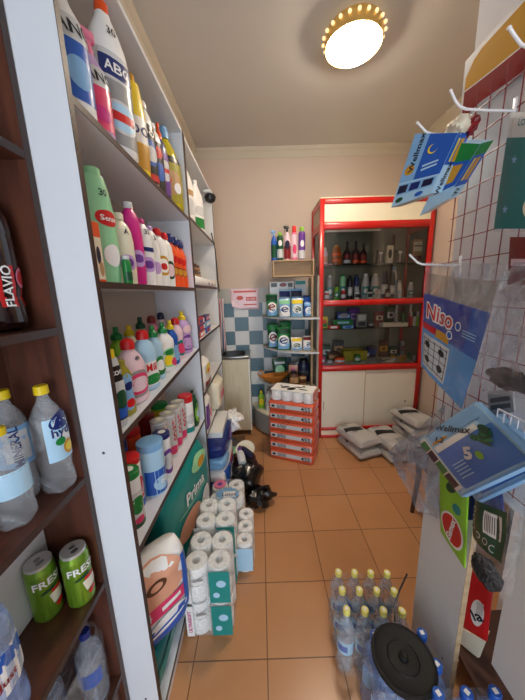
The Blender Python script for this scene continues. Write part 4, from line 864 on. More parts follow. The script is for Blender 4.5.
cbx(342.5, 1.205, .15, .08, 'dblue', 'blue carton stacked on the green carton', [('R', -.4, .4, .2, .6, 'lblue'), ('E', -.3, .3, .3, .8, 'grey')], dz=.087)
cbx(360, 1.205, .11, .14, 'grey', 'grey carton with pale label beside the green one', [('R', -.35, .35, .5, .9, 'lgrey'), ('R', -.35, .35, .1, .4, 'dgrey')])
cbx(333, 1.205, .11, .035, 'red', 'red and white tube carton in front of the green carton', [('R', -.3, .3, .2, .8, 'white')], y=2.84, d=.04)
cbx(347, 1.205, .11, .03, 'lblue', 'pale blue tube carton in front of the green carton', [('R', -.3, .3, .2, .8, 'blue')], y=2.84, d=.04)
cbx(369, 1.205, .07, .045, 'dgrey', 'small dark carton on the lower glass shelf', [('R', -.3, .3, .3, .7, 'lgrey')])
tr = T('tray', 'long cream tray holding small items on the lower glass shelf', 'tray', (at(392, 335, 1, 2.9).x, 2.88, 1.206))
O('base', MB().box(-.13, .13, -.04, .04, 0, .006), 'cream', tr); O('rim', MB().box(-.13, .13, -.043, -.038, 0, .04).box(-.13, .13, .038, .043, 0, .04).box(-.133, -.128, -.04, .04, 0, .04).box(.128, .133, -.04, .04, 0, .04), 'cream', tr)
GN = 'nail polish bottles at the right of the display cabinet'
nmn = ['red', 'white', 'lime', 'dred', 'silver', 'green', 'rose', 'cream', 'teal', 'black', 'orange', 'pink']
for i in range(12):
    px = 396+7*(i % 4)-1; y = 2.87+.05*(i//4); m = nmn[i]
    if i < 4: px = 410+3.4*i
    bottle('nail_polish', '%s nail polish bottle in the %s row, right of the glass shelf' % ({'dred': 'dark red', 'lime': 'lime green', 'rose': 'rose', 'silver': 'silver'}.get(m, m), ('front', 'middle', 'back')[i//4]), 'nail polish', (at(px, 330, 1, y).x, y, 1.206), 0, .15+.035*(i//4), .017, .017, 'jar', m, ('flat', .010, .05, 'black' if i % 2 else 'white'), [], GN, n=12)
L_ = .825
bsk = T('crate', 'pale olive plastic crate of small goods on the cabinet floor', 'crate', (at(354, 352, 1, 3.0).x, 3.02, L_))
O('walls', MB().box(-.13, .13, -.07, -.064, 0, .11).box(-.13, .13, .064, .07, 0, .11).box(-.13, -.124, -.064, .064, 0, .11).box(.124, .13, -.064, .064, 0, .11).box(-.124, .124, -.064, .064, 0, .005), 'olive', bsk)
O('contents', MB().box(-.12, .12, -.06, .06, .006, .09), 'tan', bsk)
cbx(333, L_, .13, .09, 'brown', 'brown box at the left of the cabinet floor', [('R', -.4, .4, .3, .7, 'tan')], y=3.02, d=.1)
for px, m, h, r, lb in ((322, 'magenta', .07, .03, 'magenta roll at the left corner of the cabinet floor'), (340, 'orange', .06, .05, 'orange round pack at the front of the cabinet floor'), (330, 'grey', .035, .028, 'small grey tin at the front of the cabinet floor'), (358, 'green', .08, .03, 'green cup on the cabinet floor'), (367, 'navy', .11, .025, 'dark bottle right of the olive crate'), (394, 'gold', .06, .028, 'brass coloured tin on the cabinet floor')):
    ci(px, L_, 'can', lb, m, h, r, ('flat', r*.9, .01, m), [('R', -.6, .6, .3, .7, 'lgrey')], y=2.88 if px != 367 else 3.0, name='tin', cat='tin', group='small goods on the cabinet floor')
for i, (px, y, r, lb) in enumerate(((402, 2.86, .034, 'left tape ring on the cabinet floor'), (410, 2.93, .036, 'tape ring standing behind on the cabinet floor'), (416, 2.86, .034, 'right tape ring on the cabinet floor'))):
    mb = MB(); rs = []
    for k in range(25):
        a = 2*PI*k/24; rs.append([(q*math.cos(a), w_, q*math.sin(a)) for q, w_ in ((r, -.012), (r, .012), (r*.7, .012), (r*.7, -.012))])
    mb.rings(rs, False, False); o = O('tape_roll', mb, ('gold', 'green', 'lgrey')[i], loc=(at(px, 360, 1, y).x, y, L_+r)); tag(o, lb, 'tape roll', 'tape rings in the cabinet'); o.rotation_euler.z = .3
for k, (px, y, w, h, m, m2, lb) in enumerate(((326, 3.08, .10, .16, 'dgreen', 'lgrey', 'dark green carton at the back left of the cabinet floor'), (338, 3.12, .12, .20, 'dgrey', 'tan', 'dark grey carton at the back of the cabinet floor'), (372, 3.08, .10, .13, 'navy', 'blue', 'navy carton behind the pale tools'),
        (383, 3.12, .11, .18, 'brown', 'gold', 'brown carton with gold band behind the tools'), (393, 3.08, .09, .12, 'dgreen', 'cream', 'green carton with cream band behind the tape rings'), (404, 3.12, .10, .17, 'grey', 'dred', 'grey carton with dark red band behind the tape rings'))):
    cbx(px, L_, w, h, m, lb, [('R', -.4, .4, .35, .7, m2), ('E', -.2, .2, .42, .62, m, 'emblem')], y=y)
for k, (px, y, w, h, m, m2, lb) in enumerate(((352, 3.08, .12, .19, 'purple', 'lilac', 'violet carton behind the blue carton on the lower glass shelf'), (377, 3.06, .09, .15, 'dred', 'cream', 'dark red carton left of the cream tray'), (388, 3.08, .10, .20, 'dgreen', 'white', 'tall green carton behind the cream tray'))):
    cbx(px, 1.205, w, h, m, lb, [('R', -.4, .4, .35, .7, m2), ('E', -.2, .2, .42, .62, m, 'emblem')], y=y)
GK = 'long thin tools lying on the cabinet floor'
for i in range(4):
    o = T('kitchen_tool', ['frontmost', 'second', 'third', 'rearmost'][i]+' of four pale long tools lying on the cabinet floor', 'tool', (at(380, 362, 1, 2.88).x, 2.845+.045*i, L_+.012), .06*i-.1, GK)
    O('blade', MB().box(-.12, .04, -.006, .006, -.003, .003, .001), 'steel', o); O('handle', MB().tube([(.04, 0, 0), (.08, 0, .002), (.13, 0, 0)], [.007, .010, .008]), ('cream', 'olive', 'white', 'tan')[i], o)

# ------------------------------------------------------------ white sacks on the floor
def sack(label, loc, rz, w, l, h, seed, ds=True, tilt=(0, 0)):
    t = T('sack', label, 'sack', loc, 0, 'white sacks on the floor by the cabinet', rot=(tilt[0], tilt[1], rz)); rnd = random.Random(seed); p = [rnd.uniform(0, 6) for _ in range(4)]
    nu, nv = 20, 24; V = []; Fs = []
    def hh(u, v):
        e = max(0, (1-abs(u)**4.5))*max(0, (1-abs(v)**6)); return h*.5*(e**.36)*(1+.05*math.sin(5*u+p[0]+4*v)+.04*math.sin(9*v+p[1])*(1-u*u))
    def xy(u, v):
        k = 1-.06*(1-abs(v)**2)*abs(u); c = 1-.05*abs(u)**4*(1-abs(v)) ; return (u*w/2*(1-.08*(1-v*v)*0), v*l/2*(1-.05*(1-u*u)*abs(v)))
    for sgn in (1, -1):
        for j in range(nv+1):
            for i in range(nu+1):
                u, v = 2*i/nu-1, 2*j/nv-1; x, y = xy(u, v); zz = h*.45+sgn*hh(u, v)*(1 if sgn > 0 else .88)
                V.append((x, y, max(0, zz)))
    q = (nu+1)*(nv+1)
    for j in range(nv):
        for i in range(nu):
            a = j*(nu+1)+i; Fs.append((a, a+1, a+nu+2, a+nu+1)); Fs.append((q+a, q+a+nu+1, q+a+nu+2, q+a+1))
    O('bag', MB().add(V, Fs), 'bag_white', t)
    def fn(x, y, off):
        u, v = max(-1, min(1, 2*x/w)), max(-1, min(1, 2*y/l)); return (x, y, h*.45+hh(u, v)+off+.002)
    if ds:
        patch(t, fn, -w*.44, w*.3, l*.02, l*.20, 'bag_dark', 'label', rot=-.25); patch(t, fn, -w*.36, -w*.05, l*.3, l*.42, 'grey', 'label', shape='ell'); patch(t, fn, -w*.1, w*.42, l*-.34, l*-.20, 'grey', 'label', rot=.05) if ds == 2 else patch(t, fn, -w*.25, w*.0, -l*.05, l*.03, 'grey', 'label', shape='ell')
    return t
sack('white sack lying at the bottom left of the pile before the cabinet', (.955, 2.52, 0), .30, .25, .40, .105, 1)
sack('white sack with dark printing on top of the left pile', (.945, 2.53, .104), .36, .25, .40, .105, 2, 1)
sack('white sack at the bottom of the middle pile', (1.245, 2.44, 0), .18, .25, .40, .105, 3)
sack('white sack with dotted print on top of the middle pile', (1.235, 2.45, .104), .25, .25, .42, .105, 4, 2)
sack('white sack at the bottom of the right pile near the chair', (1.53, 2.52, 0), .1, .25, .40, .10, 5)
sack('second white sack of the right pile', (1.53, 2.53, .099), .2, .25, .40, .10, 6)
sack('third white sack of the right pile', (1.51, 2.53, .198), .05, .25, .40, .09, 7, 2)
sack('topmost white sack with black stripe on the right pile', (1.50, 2.54, .287), .25, .25, .38, .09, 8, 1)

# ------------------------------------------------------------ chair
ch = T('wooden_chair', 'dark wooden chair mostly hidden behind the partition, one leg seen', 'chair', (1.20, 1.56, 0))
for (x, y, sx_) in ((-.14, .14, -1), (.24, .14, 1), (-.14, -.22, -1), (.24, -.22, 1)):
    O('leg', MB().tube([(x, y, 0), (x+.012*sx_*-1, y, .15), (x+.02*-sx_, y-.005, .30), (x, y-.02, .44)], [.014, .016, .019, .02]), 'wood_dark', ch)
O('seat', MB().box(-.18, .27, -.26, .17, .44, .475, .01), 'wood_dark', ch)
O('backrest', MB().tube([(.25, -.24, .475), (.27, -.26, .9)], .016).tube([(.25, .15, .475), (.27, .16, .9)], .016).box(.255, .28, -.26, .16, .74, .9, .005), 'wood_dark', ch)

# ------------------------------------------------------------ stand on the right
st = T('storage_counter', 'white panelled low counter with open niche under the wire grid', 'counter', (.66, .98, 0))
p = O('side_panel', MB().box(0, .017, -.245, 0, 0, 1.01), 'laminate', st, smooth=False); O('edge_band', MB().box(0, .018, -.2465, -.245, 0, 1.01), 'wood_light', p, smooth=False)
for z_ in (.75, .20): O('screw', MB().lathe([(0, .004), (.002, .003)], 10), 'dgrey', p, loc=(-.001, -.03 if z_ > .5 else -.20, z_)).rotation_euler = (0, -PI/2, 0)
O('front_panel', MB().box(.035, .053, -.95, -.345, .43, 1.01), 'laminate', st, smooth=False)
O('niche_floor', MB().box(.09, .42, -.95, -.02, .14, .16), 'wood_dark', st, smooth=False)
O('worktop', MB().box(-.0, .42, -.98, 0, 1.0105, 1.019), 'laminate', st, smooth=False)
O('base', MB().box(.10, .42, -.90, -.26, 0, .139), 'laminate', st, smooth=False)
# header board with a waved colour border
hd = T('header_board', 'yellow and red header board with white border above the wire grid', 'sign board', (.678, 1.035, 0))
O('board', MB().box(0, .014, -.72, 0, 2.135, 2.30), 'laminate', hd, smooth=False)
def strip(f0, f1, m, name, x):
    n = 24; V = []
    for i in range(n+1):
        y = -.012-.70*i/n; V += [(x, y, f0(y)), (x, y, f1(y))]
    return O(name, MB().add(V, [(2*i, 2*i+2, 2*i+3, 2*i+1) for i in range(n)]), m, hd, smooth=False)
wv = lambda y: 2.213-.16*max(0, -y)+.10*max(0, -y)**2*1.5
mat('sign_yellow', (208, 152, 14), rough=.6); mat('sign_red', (142, 6, 12), rough=.6)
for q_ in ('sign_yellow', 'sign_red'): MATS[q_].node_tree.nodes['Principled BSDF'].inputs['Specular IOR Level'].default_value = .12
strip(lambda y: wv(y), lambda y: 2.275 if y > -.05 and False else 2.285+(0 if y < -.05 else -.05*(1+y/.05)), 'sign_yellow', 'yellow_field', -.0012)
strip(lambda y: wv(y)-.003, lambda y: wv(y), 'white', 'white_line', -.0014)
strip(lambda y: wv(y)-.062-.03*max(0, 1+y/.08), lambda y: wv(y)-.003, 'sign_red', 'red_field', -.0012)
gr = T('wire_grid', 'red wire display grid fixed to the partition', 'wire grid', (.672, 1.015, 0))
for k in range(2):
    first = O('wire', MB().tube([(0, 0, 0), (0, 0, 1.14)] if k == 0 else [(0, 0, 0), (0, -.80, 0)], .0016, 6), 'wire_red', gr)
    for i in range(16):
        o = first if i == 0 else first.copy()
        if i: C.objects.link(o)
        o.location = (0, -.01-.052*i, 1.03) if k == 0 else (-.004, -.005, 1.04+.0715*i)
def hook(label, y, z0, ztip, L=.17):
    t = T('wire_hook', label, 'hook', (.668, y, z0), 0, 'white display hooks')
    O('wire', MB().tube([(0, 0, 0), (-L*.4, 0, .003), (-L*.74, 0, .007), (-L*.84, 0, .013), (-L*.91, 0, .024), (-L, 0, ztip-z0)], .0032, 8), 'wire_white', t)
    O('tip', MB().sphere((-L, 0, ztip-z0), .0042, 10), 'wire_white', t); O('bracket', MB().box(-.004, .0, -.005, .005, -.055, .03, .001), 'wire_white', t)
hook('white hook with upturned tip, uppermost in full view', .805, 2.035, 2.083)
hook('white hook carrying the blue sponge cartons', .955, 2.055, 2.092)
hook('white hook holding the blue stove foil packet', .94, 1.668, 1.705)
hook('white hook cut by the right edge at the yellow board', .64, 2.045, 2.085)
hook('white hook behind the patterned teal packet', .62, 1.945, 1.975, .12)

# hanging goods: pouches spanned by four world corners
t_side = {}
def pouch(name, label, cat, c4, th, m, ds=(), group=None, bulge=1.0, seed=0, wr=.0, film_m=None, depth=2.5):
    """c4 = bottom-left, bottom-right, top-right, top-left as seen from the aisle"""
    c4 = [Vector(c) for c in c4]; o0 = (c4[2]+c4[3])/2; t = T(name, label, cat, o0, 0, group); c4 = [c-o0 for c in c4]
    W = ((c4[1]-c4[0]).length+(c4[2]-c4[3]).length)/2; Hh = ((c4[3]-c4[0]).length+(c4[2]-c4[1]).length)/2
    nrm = (c4[1]-c4[0]).cross(c4[3]-c4[0]).normalized(); rnd = random.Random(seed); p = [rnd.uniform(0, 6) for _ in range(4)]
    def P(u, v, s):
        q = c4[0]*(1-u)*(1-v)+c4[1]*u*(1-v)+c4[2]*u*v+c4[3]*(1-u)*v
        b = (max(0, 1-abs(2*u-1)**4)*max(0, 1-abs(2*v-1)**4))**.5*bulge+(1-bulge)
        w_ = wr*(math.sin(9*u+p[0]+4*v)+math.sin(13*v+p[1]-5*u)+.6*math.sin(23*u+p[2]))
        return q+nrm*(s*(th/2)*b+w_)
    n = 16; V = []; Fs = []
    for s in (1, -1):
        for j in range(n+1):
            for i in range(n+1): V.append(P(i/n, j/n, s))
    k = (n+1)**2
    for j in range(n):
        for i in range(n):
            a = j*(n+1)+i; Fs += [(a, a+1, a+n+2, a+n+1), (k+a, k+a+n+1, k+a+n+2, k+a+1)]
    for i in range(n):
        Fs += [(i, k+i, k+i+1, i+1), (n*(n+1)+i, n*(n+1)+i+1, k+n*(n+1)+i+1, k+n*(n+1)+i),
               (i*(n+1), (i+1)*(n+1), k+(i+1)*(n+1), k+i*(n+1)), (i*(n+1)+n, k+i*(n+1)+n, k+(i+1)*(n+1)+n, (i+1)*(n+1)+n)]
    O('body', MB().add(V, Fs), m, t)
    def fn(x, z_, off):
        u, v = x/W+.5, z_/Hh; return P(u, v, 1)+nrm*off
    t_side[t.name] = (P, c4, nrm)
    deco(t, fn, ds, W, Hh)
    return t, fn, W, Hh
X5 = .535
A_ = lambda px, py, x: at(px, py, 0, x)
# stove foil packet
t, fn, W, Hh = pouch('foil_packet', 'blue stove liner packet with red white lettering in a clear sleeve', 'packet', (A_(421, 366, .555), A_(463, 411, .575), A_(507, 264, .55), A_(427, 262, .55)), .010, 'wrap_clear', bulge=.3, wr=.0012)
patch(t, fn, -.49*W, .47*W, .72*Hh, .90*Hh, 'foil_grey', 'foil', off=-.003); patch(t, fn, -.5*W, .5*W, .90*Hh, 1.0*Hh, 'wrap_grey', 'header_flap', off=-.002)
cd = patch(t, fn, -.49*W, .49*W, .01*Hh, .72*Hh, 'blue', 'printed_card', off=-.002)
mat('card_lblue', (80, 150, 215), rough=.3, coat=.3); mat('card_dblue', (25, 50, 160), rough=.3, coat=.3)
patch(cd, fn, -.49*W, .30*W, .42*Hh, .72*Hh, 'card_dblue', 'print', off=-.0005); patch(cd, fn, -.49*W, .49*W, .01*Hh, .40*Hh, 'card_lblue', 'print', off=-.0005)
text('Niso', cd, fn, 'white', .050, (-.17*W, .575*Hh), bold=.075, off=.0005, sx=.92); text('Niso', cd, fn, 'red', .048, (-.17*W, .575*Hh), bold=.01, off=.0012, sx=.95)
patch(cd, fn, -.47*W, -.2*W, .40*Hh, .455*Hh, 'red', 'print', off=.0004); patch(cd, fn, -.19*W, .05*W, .385*Hh, .455*Hh, 'gold', 'print', off=.0004)
for (x, z_) in ((.16, .56), (.05, .465)): patch(cd, fn, (x-.05)*W, (x+.05)*W, (z_-.035)*Hh, (z_+.035)*Hh, 'white', 'print', off=.0004, shape='ell'); patch(cd, fn, (x-.035)*W, (x+.035)*W, (z_-.025)*Hh, (z_+.025)*Hh, 'blue', 'print', off=.0008, shape='ell')
for k in range(3): patch(cd, fn, .24*W, .42*W, (.55-.02*k)*Hh, (.556-.02*k)*Hh, 'sky', 'print', off=.0004)
patch(cd, fn, -.44*W, .08*W, .05*Hh, .36*Hh, 'lgrey', 'print', off=.0004)
for k in range(5): patch(cd, fn, -.42*W, .06*W, (.08+.06*k)*Hh, (.086+.06*k)*Hh, 'black', 'print', off=.0008)
for k in range(5): patch(cd, fn, (-.42+.115*k)*W, (-.41+.115*k)*W, .07*Hh, .34*Hh, 'black', 'print', off=.0008)
for (x, z_) in ((-.33, .28), (-.05, .28), (-.33, .14), (-.05, .14)): patch(cd, fn, (x-.06)*W, (x+.06)*W, (z_-.03)*Hh, (z_+.03)*Hh, 'black', 'print', off=.001, shape='ell')
# clear bags below it
pouch('plastic_sleeve', 'empty clear plastic sleeve hanging below the stove liner packet', 'plastic sleeve', (A_(420, 512, .61), A_(444, 520, .63), A_(446, 405, .62), A_(387, 452, .60)), .008, 'wrap_grey', wr=.003, bulge=.4, seed=4)
# sponge cartons
def hang_box(label, q, th, front, side):
    t, fn, W, Hh = pouch('cloth_carton', label, 'carton', q, th, 'sky', front, group='blue cloth cartons on the upper hook', bulge=0)
    P, c4, nrm = t_side[t.name]; ax = (c4[1]-c4[0]).normalized()
    deco(t, lambda x, z_, off: P(1, z_/Hh, -2*x/th)+ax*off, side, th, Hh)
    up = (c4[3]-c4[0]).normalized(); patch(t, lambda x, z_, off: P(x/W+.5, 0, z_)-up*off, -W/2, W/2, -1, 1, 'lgrey', 'bottom_flap')
    return t
fr = [('R', -.5, .5, .36, 1, 'blue'), ('R', -.5, -.12, .36, 1, 'lblue', 'emblem'), ('E', -.44, -.2, .45, .6, 'gold', 'emblem'), ('T', 'Wellmax', -.28, .75, .10, 'ink', PI/2), ('R', -.46, .46, .17, .33, 'lblue', 'emblem'), ('R', -.44, -.2, .19, .31, 'navy', 'emblem'), ('R', -.13, .11, .19, .31, 'dblue', 'emblem'), ('R', .18, .42, .19, .31, 'navy', 'emblem'), ('E', -.02, .2, .72, .86, 'yellow', 'emblem'), ('E', .02, .2, .74, .86, 'blue', 'emblem'), ('R', .0, .35, .50, .53, 'sky', 'emblem', .2), ('R', .0, .35, .56, .59, 'sky', 'emblem', .2), ('E', -.4, -.2, .04, .12, 'dgreen', 'emblem'), ('E', .1, .3, .04, .12, 'blue', 'emblem')]
sd = [('R', -.5, .5, .0, 1, 'sky'), ('R', -.5, .5, .50, 1, 'blue', 'emblem'), ('R', .0, .3, .55, .92, 'gold', 'emblem'), ('R', -.25, -.1, .55, .92, 'yellow', 'emblem'), ('T', 'Wellmax', 0, .25, .11, 'ink', PI/2)]
hang_box('larger blue and pale cloth carton hanging nearest the display cabinet', (A_(396, 207, .505), A_(436, 193, .565), A_(464, 133, .58), (A_(421, 134, .52))), .05, fr, sd)
hang_box('second cloth carton behind, with green top and blue side', (A_(425, 214, .60), A_(452, 198, .625), A_(487, 142, .635), A_(462, 141, .60)), .05,
    [('R', -.5, .5, .3, 1, 'blue'), ('R', -.5, .5, .75, 1, 'green', 'label'), ('R', -.3, .3, .4, .7, 'gold', 'emblem')], [('R', -.5, .5, .0, 1, 'sky'), ('R', -.5, .5, .25, .8, 'blue', 'emblem'), ('R', -.5, .5, .8, 1, 'green', 'emblem'), ('R', .0, .3, .35, .75, 'gold', 'emblem'), ('R', -.25, -.1, .35, .75, 'yellow', 'emblem'), ('T', 'W', 0, .12, .11, 'ink', PI/2)])
t = T('net_bag', 'small net bag with cream and red contents above the cloth cartons', 'bag', A_(457, 128, .565))
O('contents', crumple(MB(), (0, 0, 0), .036, 21, .6, 1.1, .62, .35, 20, 12), 'cream', t)
O('contents', crumple(MB(), (.03, .0, .0), .024, 22, .8, 1.3, .8, .35, 16, 10), 'dred', t)
# teal packet with stars
t, fn, W, Hh = pouch('packet', 'teal packet with pale stars hanging at the right edge', 'packet', (A_(494, 232, .585), A_(600, 232, .585), A_(600, 110, .585), A_(512, 112, .585)), .02, 'wrap_clear', bulge=.8, seed=3)
cd = patch(t, fn, -.49*W, .49*W, .03*Hh, .80*Hh, 'dteal', 'printed_card', off=.0006)
def star5(fn, cx_, cz, r, m, par):
    V = [fn(cx_, cz, .002)]+[fn(cx_+(r if i % 2 == 0 else r*.42)*math.sin(PI*i/5), cz+(r if i % 2 == 0 else r*.42)*math.cos(PI*i/5), .002) for i in range(10)]
    O('star', MB().add(V, [(0, 1+(i+1) % 10, 1+i) for i in range(10)]), m, par, smooth=False)
for (x, z_) in ((-.34, .2), (-.05, .55), (.2, .15), (-.3, .62)): star5(fn, x*W, z_*Hh, .009, 'lblue', cd)
patch(cd, fn, -.13*W, .12*W, .1*Hh, .32*Hh, 'cream', 'print', off=.001, shape='ell'); patch(t, fn, -.49*W, .49*W, .80*Hh, 1.0*Hh, 'lgrey', 'header_flap', off=.0005)
text('LO', t, fn, 'dteal', .012, (-.28*W, .92*Hh))
pouch('packet', 'red packet behind the clear bag at the right edge', 'packet', (A_(508, 285, .64), A_(600, 285, .64), A_(600, 237, .64), A_(511, 237, .64)), .012, 'dred', [('R', -.45, -.1, .4, .55, 'lpink')], bulge=.6)
# clear bag with dark contents
t, fn, W, Hh = pouch('plastic_bag', 'crumpled clear bag with dark contents at the right edge', 'bag', (A_(478, 392, .60), A_(585, 408, .50), A_(575, 283, .50), A_(497, 290, .60)), .06, 'wrap_bag', wr=.004, seed=6)
O('contents', crumple(MB(), (0, 0, 0), .05, 12, .4, 1.1, .45, .3, 18, 11), 'bag_dark', t, loc=A_(510, 380, .57)-t.location)
pouch('plastic_bag', 'flattened white plastic wrap above the clear bag', 'bag', (A_(484, 300, .60), A_(590, 300, .58), A_(590, 262, .60), A_(512, 262, .62)), .03, 'wrap_bag', wr=.006, seed=8)
pouch('snack_packet', 'red packet with white oval standing in the counter niche', 'packet', (A_(462, 626, .76), A_(487, 641, .80), A_(494, 582, .80), A_(467, 570, .76)), .03, 'red', [('E', -.15, .35, .2, .65, 'white'), ('T', 'la', .1, .38, .16, 'ink', .5), ('R', .05, .3, .42, .62, 'lgrey', 'emblem')], bulge=.7)
pouch('carton', 'cream carton below the red packet in the counter niche', 'box', (A_(452, 658, .79), A_(482, 652, .84), A_(488, 636, .84), A_(460, 622, .79)), .05, 'cream', bulge=0)
# blue cloth packs marked 5
mat('card_mid', (55, 122, 212), rough=.3, coat=.3)
def wash(label, dx, dy, x0, name='cloth_pack', front=True):
    q = (A_(464+dx, 497+dy, x0+.0), A_(540+dx, 462+dy, x0-.05), A_(478+dx, 402+dy, x0+.06), A_(419+dx, 440+dy, x0+.07))
    t, fn, W, Hh = pouch(name, label, 'cloth pack', q, .030, 'lblue', group='blue cloth packs on the right', bulge=.5)
    cd = patch(t, fn, -.5*W, .5*W, .02*Hh, .98*Hh, 'sky', 'printed_card', off=.0004)
    patch(cd, fn, -.32*W, .48*W, .04*Hh, .58*Hh, 'card_mid', 'print', off=.001); patch(cd, fn, -.48*W, -.0*W, .6*Hh, .96*Hh, 'sky', 'print', off=.001)
    return t, fn, W, Hh, cd
wash('blue cloth pack partly hidden behind the pack marked 5', 16, 5, .62)
t, fn, W, Hh, cd = wash('blue cloth pack marked 5 with green and dark squares', 0, 0, .565)
for k in range(4): patch(cd, fn, (-.49+.0)*W, (-.36)*W, (.10+.2*k)*Hh, (.28+.2*k)*Hh, ('navy', 'green', 'navy', 'green')[k], 'print', off=.0018)
patch(cd, fn, -.5*W, -.34*W, .06*Hh, .94*Hh, 'white', 'print', off=.0014)
patch(cd, fn, -.30*W, .35*W, .58*Hh, .68*Hh, 'white', 'print', off=.0016); patch(cd, fn, -.28*W, .44*W, .72*Hh, .97*Hh, 'lblue', 'print', off=.0014)
patch(cd, fn, -.28*W, -.02*W, .72*Hh, .76*Hh, 'gold', 'print', off=.002)
text('Wellmax', cd, fn, 'ink', .034, (.10*W, .80*Hh), -.75, off=.0026); text('1,2', cd, fn, 'ink', .030, (-.14*W, .74*Hh), -.8, off=.0028)
text('5', cd, fn, 'white', .054, (.06*W, .37*Hh), -.5, bold=.05, off=.0026); patch(cd, fn, .12*W, .2*W, .22*Hh, .34*Hh, 'lime', 'print', off=.0022, shape='ell')
for k in range(5): patch(cd, fn, -.24*W, -.04*W, (.14+.045*k)*Hh, (.155+.045*k)*Hh, 'sky', 'print', off=.002)
for k in range(9): patch(cd, fn, (.16+.018*k)*W, (.42+.006*k)*W, (.40+.012*k)*Hh, (.46+.014*k)*Hh, 'green' if k % 2 else 'dgreen', 'print', off=.002+.0002*k, shape='ell', rot=.35*k-1.2)
# green packet
t, fn, W, Hh = pouch('glove_packet', 'bright green slim packet with red lettered oval', 'packet', (A_(441, 531, .625), A_(465, 568, .625), A_(469, 474, .625), A_(440, 468, .625)), .012, 'lime', bulge=.6)
patch(t, fn, -.42*W, .46*W, .06*Hh, .46*Hh, 'white', 'emblem', off=.0006, shape='ell'); patch(t, fn, -.36*W, .40*W, .085*Hh, .435*Hh, 'red', 'emblem', off=.001, shape='ell'); text('Gamex', t, fn, 'white', .022, (.01*W, .26*Hh), 1.25, bold=.04, off=.002)
patch(t, fn, .05*W, .35*W, .50*Hh, .62*Hh, 'teal', 'emblem', off=.0008, shape='ell'); patch(t, fn, -.2*W, .2*W, .72*Hh, .86*Hh, 'dgreen', 'emblem', off=.0008, shape='ell', rot=.4)
# scrubber pack
t, fn, W, Hh = pouch('scrubber_pack', 'clear packet of steel scrubber with dark green barcode card', 'packet', (A_(474, 560, .60), A_(510, 600, .585), A_(530, 480, .585), A_(478, 474, .61)), .04, 'wrap_clear', wr=.002, seed=9)
cd = patch(t, fn, -.48*W, .38*W, .28*Hh, .72*Hh, 'dgreen', 'printed_card', off=.001)
patch(cd, fn, -.08*W, .30*W, .44*Hh, .66*Hh, 'white', 'print', off=.0016)
for k in range(8): patch(cd, fn, (-.05+.04*k)*W, (-.035+.04*k)*W, .47*Hh, .63*Hh, 'black', 'print', off=.002)
for (x, z_) in ((-.36, .62), (-.36, .53), (-.36, .44), (-.2, .38), (-.02, .36), (.16, .34)): patch(cd, fn, (x-.07)*W, (x+.07)*W, (z_-.035)*Hh, (z_+.035)*Hh, 'lgrey', 'print', off=.0016, shape='ell'); patch(cd, fn, (x-.05)*W, (x+.05)*W, (z_-.025)*Hh, (z_+.025)*Hh, 'dgreen', 'print', off=.002, shape='ell')
O('scrubber', crumple(MB(), (0, 0, 0), .046, 15, .55, 1, .75, .25, 20, 12), 'scrub', t, loc=A_(486, 572, .60)-t.location)
pouch('packet', 'dark blue packet behind the steel scrubber', 'packet', (A_(468, 520, .65), A_(505, 520, .65), A_(500, 478, .65), A_(472, 476, .65)), .012, 'dblue', bulge=.6)
rk = T('wire_rack', 'small white wire rack behind the blue cloth packs', 'rack', (.66, .70, 1.20))
mb = MB()
for k in range(7): mb.tube([(-.03, -.02-.02*k, 0), (-.03, -.02-.02*k, .075)], .0018, 6)
mb.tube([(-.03, -.02, .075), (-.03, -.16, .075)], .0025, 6).tube([(-.03, -.02, .0), (-.03, -.16, .0)], .0025, 6).tube([(-.03, -.02, .038), (-.03, -.16, .038)], .002, 6)
O('wires', mb, 'wire_white', rk)
pouch('packet', 'grey printed card hanging on the grid above the blue cloth packs', 'packet', (A_(490, 415, .655), A_(515, 412, .655), A_(513, 388, .655), A_(488, 392, .655)), .004, 'grey', [('R', -.4, .4, .2, .4, 'dgrey'), ('R', -.4, .4, .5, .7, 'dgrey')], bulge=0)

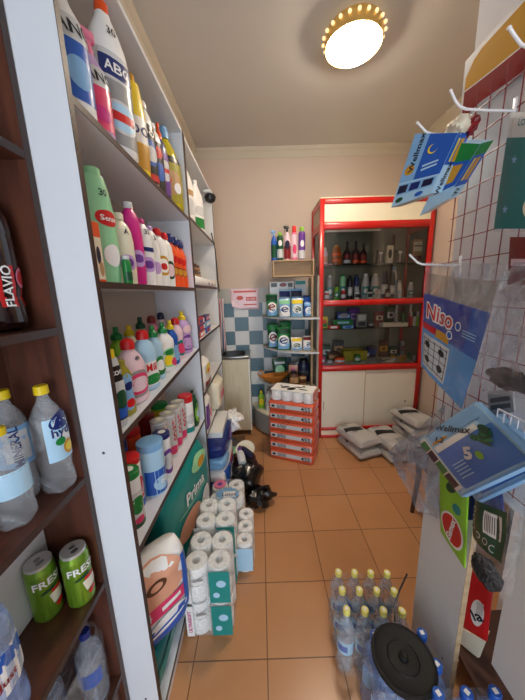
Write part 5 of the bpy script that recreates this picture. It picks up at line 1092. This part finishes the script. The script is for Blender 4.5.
# ------------------------------------------------------------ bottles on the floor at the right
def wpack(label, loc, rz, nx, ny, px, py, H, r, capm, body, ds, group=None, disc=None):
    t = T('water_bottle_pack', label, 'bottle pack', loc, rz, group)
    for j in range(ny):
        for i in range(nx):
            b = pet('', ((i-(nx-1)/2)*px, (j-(ny-1)/2)*py, 0), -.4+.2*((i+j) % 3), H, r, body, capm, ds, name='bottle', parent=t)
            if disc: O('cap_print', MB().box(-r*.16, r*.16, -r*.16, r*.16, 0, .0008), disc, b, loc=(0, 0, H+.0002), rz=.5)
    a, c = nx*px/2+.006, ny*py/2+.006
    O('wrap_film', MB().lathe([(.002, a*.97, c*.97), (.012, a, c), (H*.66, a, c), (H*.8, a*.96, c*.96), (H*.83, a*.9, c*.9)], 36, e=7, caps=False), 'wrap', t)
    return t
wpack('shrink wrapped pack of twelve clear bottles with yellow caps', (.435, .955, .001), -.06, 4, 3, .0745, .078, .310, .0355, 'cap_pale', 'water', [('R', -.6, .6, .35, .55, 'sky'), ('R', -.4, .2, .40, .5, 'blue', 'emblem')], disc='white')
GBp = 'shrink wrapped bottle packs with blue caps'
wpack('pack of large bottles with blue caps under the black lid', (.480, .735, .001), .0, 3, 2, .088, .088, .335, .0425, 'blue', 'water_blue', [('R', -.6, .6, .35, .6, 'lblue')], GBp, disc='white')
wpack('pack of large bottles with blue caps at the bottom edge of the photo', (.600, .558, .001), .0, 3, 2, .088, .088, .375, .0425, 'blue', 'water_blue', [('R', -.6, .6, .35, .6, 'lblue')], GBp, disc='white')
ld = T('round_lid', 'round black plastic lid with small knob lying on the blue capped bottles', 'lid', (.455, .700, .338), 0)
O('disc', MB().lathe([(0, .092), (.004, .102), (.010, .104), (.016, .102), (.018, .094), (.015, .088), (.016, .04), (.018, .022), (.018, .001)], 44), 'black_rubber', ld)
O('knob', MB().lathe([(.018, .016), (.028, .015), (.030, .012), (.027, .006), (.027, .001)], 24), 'black_rubber', ld)
O('ring', MB().lathe([(.0155, .052), (.0185, .05), (.0155, .047)], 40, caps=False), 'black_rubber', ld)
o = O('cord', MB().tube([(.475, .80, .36), (.482, .825, .40), (.505, .84, .455), (.535, .85, .52)], .0032), 'black'); tag(o, 'thin black cord rising behind the round black lid', 'cord')

# ------------------------------------------------------------ light
def area(name, loc, rot, sx_, sy_, power, col):
    l = bpy.data.lights.new(name, 'AREA'); l.shape = 'RECTANGLE'; l.size = sx_; l.size_y = sy_; l.energy = power; l.color = col
    o = bpy.data.objects.new(name, l); C.objects.link(o); o.location = loc; o.rotation_euler = rot; return o
area('daylight', (.04, -2.5, 1.3), (PI/2, 0, 0), 1.2, 2.3, 54, (.78, .89, 1.0))
w = bpy.data.worlds.new('world'); bpy.context.scene.world = w; w.use_nodes = True
bg = w.node_tree.nodes['Background']; bg.inputs[0].default_value = (.75, .87, 1, 1); bg.inputs[1].default_value = .6
